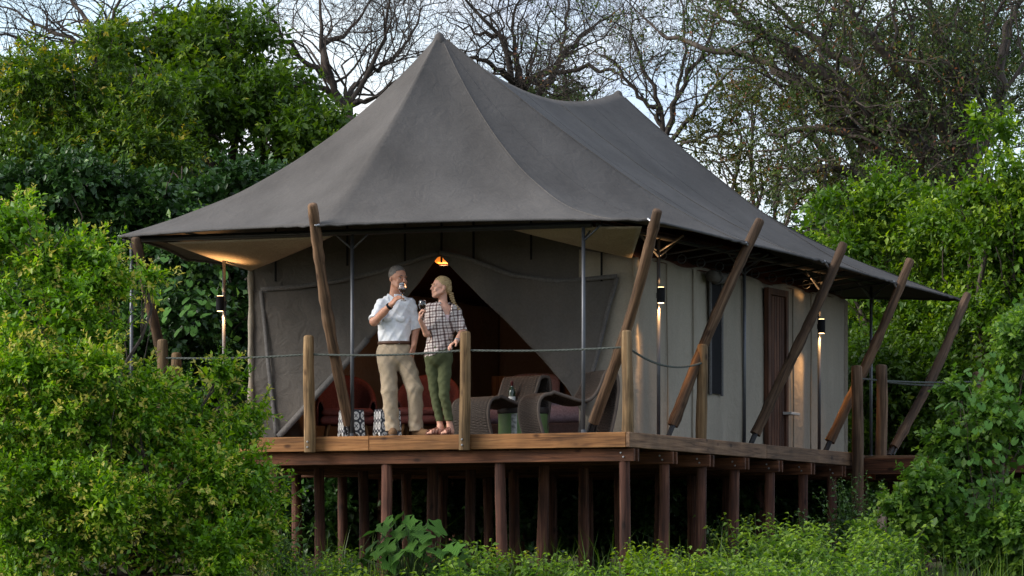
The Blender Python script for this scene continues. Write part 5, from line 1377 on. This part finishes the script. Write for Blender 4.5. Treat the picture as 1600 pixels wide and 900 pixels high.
M_EYEW, M_IRIS, M_TEETH = plain('eye_white', (0.55, 0.52, 0.48), 0.2), plain('iris', (0.03, 0.03, 0.035), 0.2), plain('teeth', (0.72, 0.68, 0.6), 0.3)
M_LIP1, M_LIP2 = plain('lip_tan', (0.26, 0.10, 0.075), 0.5), plain('lip_rose', (0.42, 0.15, 0.125), 0.45)
M_GREY, M_BLOND = hairmat('short_grey_hair', (0.055, 0.048, 0.042), (0.19, 0.17, 0.15)), hairmat('blond_hair', (0.20, 0.12, 0.05), (0.55, 0.40, 0.20))
M_WHITE = canvas('white_cotton_shirt', (0.80, 0.82, 0.85), wr=0.22, stain=0.03, fine=0.03); M_KHAKI = canvas('khaki_cotton', (0.36, 0.285, 0.20), wr=0.3, stain=0.06, fine=0.05); M_OLIVE = canvas('olive_cotton', (0.078, 0.088, 0.042), wr=0.25, stain=0.06, fine=0.05)
M_LEATHER = plain('brown_leather', (0.075, 0.035, 0.02), 0.5); M_SHOE = plain('suede_shoe', (0.14, 0.075, 0.035), 0.9); M_SOLE = plain('shoe_sole', (0.07, 0.055, 0.045), 0.9); M_SANDAL = plain('sandal_leather', (0.13, 0.045, 0.03), 0.6)
M_PINK = canvas('pale_pink_top', (0.70, 0.52, 0.52), wr=0.2)
# plaid: crossing dark bands woven into an off-white shirt
M_PLAID, nt, b = nodes('plaid_cotton', 0.9, 0.15)
tc = N(nt, 'ShaderNodeTexCoord'); mp = N(nt, 'ShaderNodeMapping'); mp.inputs['Rotation'].default_value = (0.0, 0.10, 0.35); nt.links.new(tc.outputs['Object'], mp.inputs['Vector'])
no = N(nt, 'ShaderNodeTexNoise', Scale=6.0, Detail=1.0); nt.links.new(tc.outputs['Object'], no.inputs['Vector'])
ad = N(nt, 'ShaderNodeVectorMath', operation='MULTIPLY_ADD'); ad.inputs[1].default_value = (0.03, 0.03, 0.03); nt.links.new(no.outputs['Color'], ad.inputs[0]); nt.links.new(mp.outputs[0], ad.inputs[2])
sp = N(nt, 'ShaderNodeSeparateXYZ'); nt.links.new(ad.outputs[0], sp.inputs[0])
def band(src, period, offs, w):
    f = mth('FRACT', mth('ADD', mth('MULTIPLY', src, v=1 / period), v=offs)); return mth('LESS_THAN', f, v=w)
xb = mth('MAXIMUM', band(sp.outputs[0], 0.062, 0.1, 0.24), band(sp.outputs[0], 0.062, 0.55, 0.09)); zb_ = mth('MAXIMUM', band(sp.outputs[2], 0.066, 0.3, 0.24), band(sp.outputs[2], 0.066, 0.75, 0.09))
sm = mth('ADD', xb, zb_); hlf = mth('MULTIPLY', sm, v=0.5)
r = ramp(nt, [(0.0, (0.60, 0.53, 0.49)), (0.5, (0.20, 0.145, 0.135)), (1.0, (0.055, 0.036, 0.036))]); nt.links.new(hlf, r.inputs['Fac']); nt.links.new(r.outputs['Color'], b.inputs['Base Color'])

def folds(P, a, fx, fz, ph): return a * (np.sin(P[:, 2] * fz + 5 * np.sin(P[:, 0] * fx + ph) + ph) + 0.7 * np.sin(P[:, 2] * fz * 1.9 - P[:, 0] * fx * 5 + P[:, 1] * 20 + ph))
def ring_band(par, name, mat, c, rx, ry, z0, z1, yaw, a0=0, a1=6.2832, flare=0.0, tilt=0.0, n=30):
    rows = []
    for z, e in ((z0, 0.0), ((z0 + z1) / 2, 0.003), (z1, flare)):
        rows.append([])
        for a in np.linspace(a0, a1, n):
            x, y = (rx + e) * math.cos(a), (ry + e) * math.sin(a)
            rows[-1].append((c[0] + x * math.cos(yaw) - y * math.sin(yaw), c[1] + x * math.sin(yaw) + y * math.cos(yaw), z + tilt * math.cos(a) ))
    mb = MB(); mb.grid(rows); return mb.build(name, mat, par, smooth=True, thick=0.006)

# ---- the man
S_ = 142.2
mroot = onY(628, 676, 0.26)
man = thing('person', 'man in white rolled sleeve shirt and khaki trousers sipping red wine', 'person', (mroot[0], 0.26, 0.002), TH)
def m_(px, py, y=0.0): return np.array([(px - 628) / S_, y, (683.4 - py) / S_])
YW = -0.30     # chest turned a little to his left
F = Field((-0.42, -0.50, -0.01), (0.34, 0.22, 1.93), 0.0055)
hc = m_(621.8, 437.5, -0.015); HM = axes((0.60, -0.80, -0.03)); HS = 1.10
Pm = head(F, hc, HM, HS, 1.05)
nb_ = m_(616, 468, 0.03)
F.cap(nb_ + [0, 0, -0.03], hc + [-0.012, 0.03, -0.03], 0.068, 0.060, 0.03)
shL, shR = m_(597, 479, -0.01), m_(639, 477, 0.05)
F.cap(shL, shR, 0.060, 0.060, 0.05); F.cap(m_(617, 490, 0.03), m_(616, 535, 0.02), 0.145, 0.125, 0.06, 0.68, YW); F.cap(m_(607, 548, 0.02), m_(624, 548, 0.02), 0.11, 0.11, 0.05, 0.85, YW)
elL, wrL = m_(585, 505, -0.13), m_(613, 479, -0.27)
F.cap(shL, elL, 0.056, 0.046, 0.03); F.cap(elL, elL * 0.45 + wrL * 0.55, 0.046, 0.040, 0.02); F.cap(elL * 0.5 + wrL * 0.5, wrL, 0.041, 0.030, 0.02)
elR, wrR = m_(650, 513, 0.06), m_(646.5, 541, -0.04)
F.cap(shR, elR, 0.055, 0.044, 0.03); F.cap(elR, wrR, 0.043, 0.031, 0.02)
hand(F, wrR, m_(643, 560, -0.05) - wrR, (-0.6, 0.5, 0), (0.25, 0.35, 0.3), side=1, size=0.98)
legL = [m_(604, 552, 0.02), m_(609, 612, -0.03), m_(613.5, 671, 0.01)]; legR = [m_(628, 552, 0.02), m_(648, 608, -0.02), m_(650, 672, 0.05)]
for lg in (legL, legR): F.cap(lg[0], lg[1], 0.085, 0.058, 0.03); F.cap(lg[1], lg[2], 0.058, 0.040, 0.02)
F.cap(legL[2] + [0, 0, -0.03], m_(615, 677, -0.15), 0.036, 0.030, 0.02); F.cap(legR[2] + [0, 0, -0.03], m_(666, 677, -0.06), 0.036, 0.030, 0.02)
gm_c = m_(629.5, 455.5, -0.285)                       # middle of the glass bowl
gd = unit(gm_c - m_(622, 481, -0.27))
hand(F, wrL, (0.62, -0.22, 0.75), (0.55, 0.35, -0.25), (0.55, 0.75, 0.5), side=-1, size=1.0, thumb=(0.30, 0.55, 0.85))
bodyM = put(F, 'body', M_SKIN1, man, 3)
face_bits(man, Pm, HM, HS, M_GREY, M_LIP1)
H = Field(hc - 0.16, hc + 0.19, 0.004)
H.ell(Pm(0, 0.016, 0.050), np.array([0.0795, 0.0990, 0.0895]) * HS, 0.01, HM)
def hairline(P):
    q = (P - hc) @ HM / HS
    line = np.where(q[..., 1] < 0.0, 0.074 + 0.45 * (-q[..., 1] - 0.05), np.where(q[..., 1] < 0.035, 0.012, -0.055))
    line = np.where((q[..., 1] < 0.0) & (np.abs(q[..., 0]) > 0.058), 0.045 - 0.6 * (q[..., 1] + 0.03), line)
    return (line - q[..., 2]) * HS
H.keep(hairline); H.ripple(lambda P: 0.0022 * np.sin(P[:, 0] * 260 + 3 * np.sin(P[:, 2] * 90)) * np.sin(P[:, 2] * 210 + P[:, 1] * 120))
put(H, 'hair', M_GREY, man, 1)
# shirt, bloused above the belt, sleeves rolled at the elbow
F = Field((-0.42, -0.32, 0.98), (0.32, 0.26, 1.64), 0.0065)
F.cap(shL + [0, 0, -0.005], shR + [0, 0, -0.005], 0.074, 0.072, 0.05); F.cap(m_(617, 484, 0.03), m_(616, 520, 0.02), 0.178, 0.172, 0.06, 0.72, YW); F.cap(m_(616, 515, 0.02), m_(616, 537, 0.02), 0.172, 0.165, 0.04, 0.72, YW)
F.cap(nb_ + [0, 0, -0.045], nb_ + [0.0, 0, 0.0], 0.095, 0.074, 0.04)
slL = shL + (elL - shL) * 0.93; slR = shR + (elR - shR) * 1.05
F.cap(shL, slL, 0.076, 0.071, 0.03); F.cap(shR, slR, 0.074, 0.068, 0.03)
F.cap(slL + (shL - slL) * 0.12, slL, 0.076, 0.076, 0.006); F.cap(slR + (shR - slR) * 0.10, slR, 0.073, 0.073, 0.006)
for (x_, y_) in ((-0.085, 1.36), (0.06, 1.36)):         # chest pockets with flaps
    pass
dL, dR = unit(elL - shL), unit(elR - shR)
def cutm(P):
    a = np.where((P - slL) @ dL > 0, (P - slL) @ dL, -1.0); nearL = np.linalg.norm(P - slL, axis=-1) < 0.15
    b2 = np.where((P - slR) @ dR > 0, (P - slR) @ dR, -1.0); nearR = np.linalg.norm(P - slR, axis=-1) < 0.15
    d = np.where(nearL, a, -1.0); d = np.maximum(d, np.where(nearR & (P[..., 0] > 0.105), b2, -1.0))
    d = np.maximum(d, (1.035 - P[..., 2]))
    q = P - nb_; fx = q[..., 0] * math.cos(YW) + q[..., 1] * math.sin(YW); fy = -q[..., 0] * math.sin(YW) + q[..., 1] * math.cos(YW)
    v = (q[..., 2] + 0.115) * 0.36 - np.abs(fx - 0.012)                    # open neck
    d = np.maximum(d, np.where((fy < -0.02), v, -1.0))
    return np.maximum(d, q[..., 2] - 0.030 + 0.20 * (-fy) * 0)
F.ripple(lambda P: folds(P, 0.0022, 9, 30, 0.4) + 0.007 * np.abs(np.sin(P[:, 0] * 22 + P[:, 2] * 26 + 1.5 * np.sin(P[:, 2] * 9))) ** 4 - 0.006 * np.abs(np.sin(P[:, 0] * 31 - P[:, 2] * 17 + 2)) ** 6); F.keep(cutm)
put(F, 'shirt', M_WHITE, man, 2)
ring_band(man, 'collar', M_WHITE, nb_ + [0, 0, 0], 0.080, 0.076, nb_[2] - 0.005, nb_[2] + 0.048, YW, -1.30, 4.20, flare=-0.004)
for sx in (-1, 1):                                      # collar points
    a = nb_ + [0.012, -0.080, 0.040]; cx = math.cos(YW)
    MB().add([nb_ + [sx * 0.070 + 0.0, -0.045, 0.055], nb_ + [sx * 0.022 + 0.016, -0.085, 0.012], nb_ + [sx * 0.060 + 0.016, -0.108, -0.055], nb_ + [sx * 0.100 + 0.0, -0.065, -0.005]], [(0, 1, 2, 3)]).build('collar', M_WHITE, man, thick=0.006)
for sx in (-0.078, 0.068):                              # pocket flaps
    c = m_(617, 500, 0.0) + [sx, 0, 0]; fy = 0.03 - 0.150 - 0.30 * sx * 0.4
    rows = [[(c[0] + w * 0.048, fy + 0.25 * (w * 0.048 + sx) ** 2 * 8 - 0.30 * (w * 0.048) , c[2] + h - (0.016 * (1 - abs(w)) if h < -0.02 else 0)) for w in np.linspace(-1, 1, 7)] for h in (0.022, 0.0, -0.026)]
    mb = MB(); mb.grid(rows); mb.build('pocket_flap', M_WHITE, man, smooth=True, thick=0.006)
# trousers
F = Field((-0.34, -0.20, 0.02), (0.30, 0.25, 1.08), 0.0065)
F.cap(m_(616, 540, 0.02), m_(616, 552, 0.02), 0.172, 0.182, 0.04, 0.72, YW)
for lg, o in ((legL, 0), (legR, 1)):
    F.cap(lg[0], lg[1], 0.105, 0.086, 0.035); F.cap(lg[1], lg[2], 0.086, 0.073, 0.02)
    F.cap(lg[2] + [0, 0, 0.05], lg[2] + [0.0, -0.012, -0.03], 0.075, 0.078, 0.02)
F.ripple(lambda P: folds(P, 0.0018, 14, 26, 1.3) - 0.009 * np.abs(np.sin(P[:, 2] * 15 + P[:, 0] * 16 + 1.2 * np.sin(P[:, 2] * 7 + P[:, 0] * 9))) ** 7 + 0.004 * np.sin(P[:, 2] * 70 + P[:, 0] * 25) * np.clip((0.3 - P[:, 2]) * 4, 0, 1)); F.keep(lambda P: np.maximum(P[..., 2] - 1.030, 0.062 - P[..., 2]))
put(F, 'trousers', M_KHAKI, man, 2)
bc = m_(616, 536, 0.02)
ring_band(man, 'belt', M_LEATHER, bc, 0.182, 0.134, 1.010, 1.046, YW)
bk = MB().box((-0.022, -0.004, -0.020), (0.022, 0.004, 0.020), 0.002).build('buckle', M_GALV, man, loc=(bc[0] + 0.135 * math.sin(-YW) * 0.98 + 0.0, bc[1] - 0.132, 1.028)); bk.rotation_euler = (0, 0, YW)
ring_c = elL * 0.12 + wrL * 0.88; q = Vector(wrL - elL).to_track_quat('Z', 'Y')
bd = MB().lathe([(0.036, -0.014), (0.040, -0.013), (0.040, 0.013), (0.036, 0.014)], 20).build('bracelet', M_BLACK, man, smooth=True, loc=ring_c); bd.rotation_mode = 'QUATERNION'; bd.rotation_quaternion = q
for lg, toe in ((legL, m_(615, 677, -0.17)), (legR, m_(667, 677, -0.07))):
    F = Field(np.minimum(lg[2], toe) - [0.09, 0.09, 0.12], np.maximum(lg[2], toe) + [0.09, 0.12, 0.08], 0.006)
    he = np.array([lg[2][0], lg[2][1] + 0.01, 0.05]); tt = np.array([toe[0], toe[1], 0.036])
    F.cap(he, tt, 0.048, 0.043, 0.02); F.cap(he + [0, 0, 0.02], he + (tt - he) * 0.35 + [0, 0, 0.03], 0.045, 0.035, 0.03); F.keep(lambda P: 0.014 - P[..., 2])
    sh_ = put(F, 'shoe', M_SHOE, man, 1)
    F = Field(np.minimum(he, tt) - [0.09, 0.09, 0.06], np.maximum(he, tt) + [0.09, 0.09, 0.05], 0.006)
    F.cap(he + [0, 0, -0.03], tt + [0, 0, -0.018], 0.050, 0.046, 0.01); F.keep(lambda P: np.maximum(P[..., 2] - 0.018, 0.001 - P[..., 2])); put(F, 'sole', M_SOLE, sh_, 0)

# ---- the woman
wroot = onY(690, 676, 0.24)
wom = thing('person', 'smiling woman with blond braid in plaid shirt and olive trousers', 'person', (wroot[0], 0.24, 0.002), TH)
def w_(px, py, y=0.0): return np.array([(px - 690) / S_, y, (683.4 - py) / S_])
YV = 0.40; 
F = Field((-0.34, -0.42, -0.01), (0.34, 0.22, 1.80), 0.0055)
hw = w_(688.5, 453.5, 0.0); WM = axes((-0.93, -0.36, 0.10)); WS = 0.985
Pw = head(F, hw, WM, WS, 0.92, 0.82)
nw = w_(692, 478, 0.02)
F.cap(nw + [0, 0, -0.04], hw + [0.022, 0.02, -0.03], 0.050, 0.047, 0.03)
sL, sR = w_(674, 487, -0.03), w_(711, 489, 0.06)
F.cap(sL, sR, 0.048, 0.048, 0.05); F.cap(w_(692, 498, 0.0), w_(688, 530, 0.0), 0.125, 0.105, 0.06, 0.72, YV); F.cap(w_(679, 556, 0.0), w_(692, 556, 0.01), 0.085, 0.085, 0.03, 0.85, YV)
eL, wL = w_(667, 525, -0.11), w_(657.5, 505, -0.23); eR, wR = w_(722, 521, -0.03), w_(713, 538.5, -0.20)
F.cap(sL, eL, 0.046, 0.037, 0.03); F.cap(eL, wL, 0.036, 0.024, 0.02); F.cap(sR, eR, 0.046, 0.038, 0.03); F.cap(eR, wR, 0.037, 0.025, 0.02)
hand(F, wL, (-0.06, -0.15, 1.0), (0.8, -0.05, 0.05), (0.75, 0.85, 0.5), side=-1, size=0.88, thumb=(0.55, -0.25, 0.75))
hand(F, wR, (-0.72, -0.55, -0.42), (0.10, -0.25, -1.0), (0.35, 0.55, 0.4), side=1, size=0.90)
lL = [w_(675, 562, 0.0), w_(680, 618, 0.03), w_(688, 668, 0.03)]; lR = [w_(695, 562, -0.01), w_(694, 618, -0.07), w_(703, 668, -0.02)]
for lg in (lL, lR): F.cap(lg[0], lg[1], 0.066, 0.040, 0.006); F.cap(lg[1], lg[2], 0.040, 0.031, 0.006)
for lg, toe in ((lL, w_(671, 677, -0.12)), (lR, w_(694, 677, -0.17))):
    tt = np.array([toe[0], toe[1], 0.040]); he = np.array([lg[2][0] + 0.01, lg[2][1] + 0.012, 0.052]); dd = unit(tt - he); sd = np.cross(dd, [0, 0, 1])
    F.cap(lg[2], he, 0.033, 0.034, 0.02); F.cap(he, he + (tt - he) * 0.75, 0.033, 0.031, 0.025)
    for k in range(5): a0 = he + (tt - he) * 0.78 + sd * (0.026 - 0.013 * k); F.cap(a0, a0 + dd * (0.055 - 0.007 * abs(k - 1)) + [0, 0, -0.012], 0.0115, 0.0095, 0.006)
put(F, 'body', M_SKIN2, wom, 4)
face_bits(wom, Pw, WM, WS, M_BLOND, M_LIP2)
H = Field(hw - [0.17, 0.17, 0.30], hw + [0.24, 0.20, 0.18], 0.004)
H.ell(Pw(0, 0.020, 0.050), np.array([0.080, 0.101, 0.090]) * WS, 0.01, WM)
H.ell(Pw(0, 0.085, -0.005), np.array([0.060, 0.045, 0.055]) * WS, 0.02, WM)
def hl2(P):
    q = (P - hw) @ WM / WS
    line = np.where(q[..., 1] < 0.0, 0.070 + 0.5 * (-q[..., 1] - 0.05), np.where(q[..., 1] < 0.04, 0.034 - 0.5 * q[..., 1], -0.075))
    line = np.where((q[..., 1] < 0.0) & (np.abs(q[..., 0]) > 0.055), 0.040 - 0.4 * (q[..., 1] + 0.03), line)
    return (line - q[..., 2]) * WS
H.keep(hl2)
H.ripple(lambda P: 0.0016 * np.sin(((P - hw) @ WM)[:, 2] * 330 + 60 * ((P - hw) @ WM)[:, 1]))
hair = put(H, 'hair', M_BLOND, wom, 1)
H = Field(w_(690, 500, -0.12), w_(730, 450, 0.2), 0.004)
bp_ = [w_(704, 460, 0.03), w_(705.5, 467, 0.04), w_(708, 474, 0.04), w_(712, 481, 0.025), w_(717, 487, 0.01)]
bs = spline([tuple(p) for p in bp_], 16)
for i, p in enumerate(bs): H.ell(np.array(p) + RT * 0 + np.array([0.011 if i % 2 else -0.011, -0.004, 0]), np.array([0.020, 0.020, 0.015]) * (1 - 0.4 * i / 16), 0.003)
put(H, 'braid', M_BLOND, wom, 0)
# plaid shirt with rolled sleeves, pink top in the neckline
F = Field((-0.30, -0.30, 0.84), (0.34, 0.24, 1.54), 0.0062)
F.cap(sL, sR, 0.058, 0.058, 0.05); F.cap(w_(692, 494, 0.0), w_(690, 512, 0.0), 0.150, 0.142, 0.05, 0.78, YV); F.cap(w_(690, 512, 0.0), w_(687, 532, 0.0), 0.142, 0.130, 0.05, 0.76, YV); F.cap(w_(687, 532, 0.0), w_(685, 556, 0.0), 0.130, 0.158, 0.05, 0.80, YV)
for px_ in (679, 694): F.ell(w_(px_, 506, -0.085 if px_ < 690 else -0.06), (0.058, 0.058, 0.058), 0.05)
F.cap(nw + [0, 0, -0.06], nw + [0, 0, -0.015], 0.078, 0.060, 0.04)
e1_, e2_ = sL + (eL - sL) * 0.92, sR + (eR - sR) * 1.0
F.cap(sL, e1_, 0.060, 0.053, 0.03); F.cap(sR, e2_, 0.061, 0.055, 0.03); F.cap(e1_ + (sL - e1_) * 0.12, e1_, 0.058, 0.058, 0.006); F.cap(e2_ + (sR - e2_) * 0.12, e2_, 0.060, 0.060, 0.006)
d1, d2 = unit(eL - sL), unit(eR - sR)
def neckw(P, depth, width):
    q = P - nw; fx = q[..., 0] * math.cos(YV) + q[..., 1] * math.sin(YV); fy = -q[..., 0] * math.sin(YV) + q[..., 1] * math.cos(YV)
    return np.where(fy < 0.0, (q[..., 2] + depth) * width - np.abs(fx), -1.0)
def cutw(P):
    d = np.where((np.linalg.norm(P - e1_, axis=-1) < 0.13) & (P[..., 0] < e1_[0] + 0.045), (P - e1_) @ d1, -1.0)
    d = np.maximum(d, np.where((np.linalg.norm(P - e2_, axis=-1) < 0.13) & (P[..., 0] > e2_[0] - 0.06), (P - e2_) @ d2, -1.0))
    hem = 0.905 + 0.05 * np.clip(P[..., 0] / 0.16, -1, 1)
    d = np.maximum(d, hem - P[..., 2]); d = np.maximum(d, neckw(P, 0.20, 0.40)); return np.maximum(d, P[..., 2] - nw[2] - 0.012)
F.ripple(lambda P: folds(P, 0.0016, 11, 30, 2.2) - 0.006 * np.abs(np.sin(P[:, 2] * 20 - P[:, 0] * 22 + 0.8)) ** 6); F.keep(cutw); put(F, 'plaid_shirt', M_PLAID, wom, 2)
F = Field((-0.20, -0.24, 1.20), (0.22, 0.16, 1.46), 0.0062)
F.cap(w_(692, 494, 0.0), w_(690, 512, 0.0), 0.140, 0.132, 0.05, 0.78, YV)
for px_ in (679, 694): F.ell(w_(px_, 506, -0.078 if px_ < 690 else -0.053), (0.058, 0.058, 0.058), 0.05)
F.keep(lambda P: np.maximum(P[..., 2] - (nw[2] - 0.125), 1.23 - P[..., 2])); put(F, 'top', M_PINK, wom, 1)
ring_band(wom, 'collar', M_PLAID, nw + [0, 0.0, -0.01], 0.072, 0.066, nw[2] - 0.03, nw[2] + 0.018, YV, -0.95, 4.1, flare=0.012)
F = Field((-0.26, -0.20, 0.10), (0.24, 0.24, 1.00), 0.006)
F.cap(w_(686, 546, 0.0), w_(686, 558, 0.0), 0.140, 0.155, 0.04, 0.80, YV)
for lg in (lL, lR): F.cap(lg[0], lg[1], 0.084, 0.056, 0.008); F.cap(lg[1], lg[2] + [0, 0, 0.03], 0.056, 0.042, 0.006)
F.ripple(lambda P: folds(P, 0.0012, 16, 38, 0.7) - 0.0065 * np.abs(np.sin(P[:, 2] * 19 + P[:, 0] * 14)) ** 7 + 0.0025 * np.sin(P[:, 2] * 90 + P[:, 0] * 30) * np.clip((0.55 - P[:, 2]) * 4, 0, 1)); F.keep(lambda P: np.maximum(0.165 - P[..., 2], P[..., 2] - 0.985)); put(F, 'trousers', M_OLIVE, wom, 2)
for lg, toe in ((lL, w_(671, 677, -0.12)), (lR, w_(694, 677, -0.17))):
    he = np.array([lg[2][0] + 0.014, lg[2][1] + 0.016, 0.012]); tt = np.array([toe[0], toe[1], 0.012]); dd = unit(tt - he); sd = np.cross(dd, [0, 0, 1])
    n_ = 20; q = []
    L_ = np.linalg.norm(tt - he) + 0.055
    for i in range(n_):
        a = 2 * math.pi * i / n_; q.append(he + dd * (L_ / 2 - 0.02 + (L_ / 2 + 0.02) * math.cos(a)) + sd * (0.040 + 0.006 * math.cos(a)) * math.sin(a))
    MB().add([(*p[:2], 0.002) for p in q] + [(*p[:2], 0.016) for p in q], [tuple(range(n_))[::-1], tuple(range(n_, 2 * n_))] + [(i, (i + 1) % n_, n_ + (i + 1) % n_, n_ + i) for i in range(n_)]).build('sandal', M_SANDAL, wom)
    for f_, hgt in ((0.62, 0.078), (0.82, 0.068), (0.40, 0.092)):
        c = he + dd * L_ * f_ * 0.9; MB().tube([c + sd * 0.042 * math.cos(a) + np.array([0, 0, (hgt - 0.012) * math.sin(a) ** 0.7 if math.sin(a) > 0 else 0]) + dd * 0.02 * math.cos(a * 2) for a in np.linspace(0.02, 3.12, 11)], 0.0065, 6).build('sandal_strap', M_SANDAL, wom, smooth=True)
ring_c = eR * 0.10 + wR * 0.90; bd = MB().lathe([(0.026, -0.009), (0.030, -0.008), (0.030, 0.008), (0.026, 0.009)], 18).build('wrist_watch', M_GALV, wom, smooth=True, loc=ring_c)
bd.rotation_mode = 'QUATERNION'; bd.rotation_quaternion = Vector(wR - eR).to_track_quat('Z', 'Y')

# ---- wine glasses, held
M_GLASS, nt, b = nodes('clear_glass', 0.02, 0.5); b.inputs['Base Color'].default_value = (0.96, 0.97, 0.97, 1); b.inputs['Transmission Weight'].default_value = 1.0; b.inputs['IOR'].default_value = 1.45
M_WINE = plain('red_wine', (0.035, 0.004, 0.008), 0.05, 0.6, var=0.05)
def wine_glass(par_obj, local_c, tilt, label, fill):
    mw = Matrix.Translation(par_obj.location) @ Matrix.Rotation(TH, 4, 'Z')
    t = thing('wine_glass', label, 'glass', mw @ Vector(local_c), group='wine glasses held by the couple')
    t.rotation_mode = 'QUATERNION'; t.rotation_quaternion = (mw.to_3x3() @ Vector(tilt).normalized()).to_track_quat('Z', 'Y')
    prof = [(0.006, -0.050), (0.020, -0.046), (0.033, -0.030), (0.040, -0.006), (0.040, 0.014), (0.036, 0.040), (0.031, 0.062)]
    outer = prof + [(r - 0.0015, z) for r, z in prof[::-1]][:-1]
    rows = []; n = 28
    mb = MB(); mb.grid([[(r * math.cos(2 * math.pi * k / n), r * math.sin(2 * math.pi * k / n), z) for k in range(n)] for r, z in outer], closed=True); mb.build('bowl', M_GLASS, t, smooth=True)
    MB().lathe([(0.0045, -0.052), (0.0036, -0.08), (0.0036, -0.125), (0.006, -0.135), (0.033, -0.139), (0.034, -0.141), (0.001, -0.1415)], 20).build('stem', M_GLASS, t, smooth=True)
    MB().lathe([(0.005, -0.047), (0.019, -0.0435), (0.0310, -0.029), (0.0372, -0.008)] + ([(0.0375, fill)] if fill > -0.006 else []) + [(0.001, max(fill, -0.0079) + 0.0004)], 24).build('wine', M_WINE, t, smooth=True, auto=40)
    return t
wine_glass(man, gm_c, (-0.10, 0.30, 1.0), 'tilted wine glass raised to the lips of the man in white', -0.02)
wine_glass(wom, w_(661, 482.5, -0.24), (0.03, 0.0, 1.0), 'half full glass of red wine held upright by the woman in plaid', 0.0)
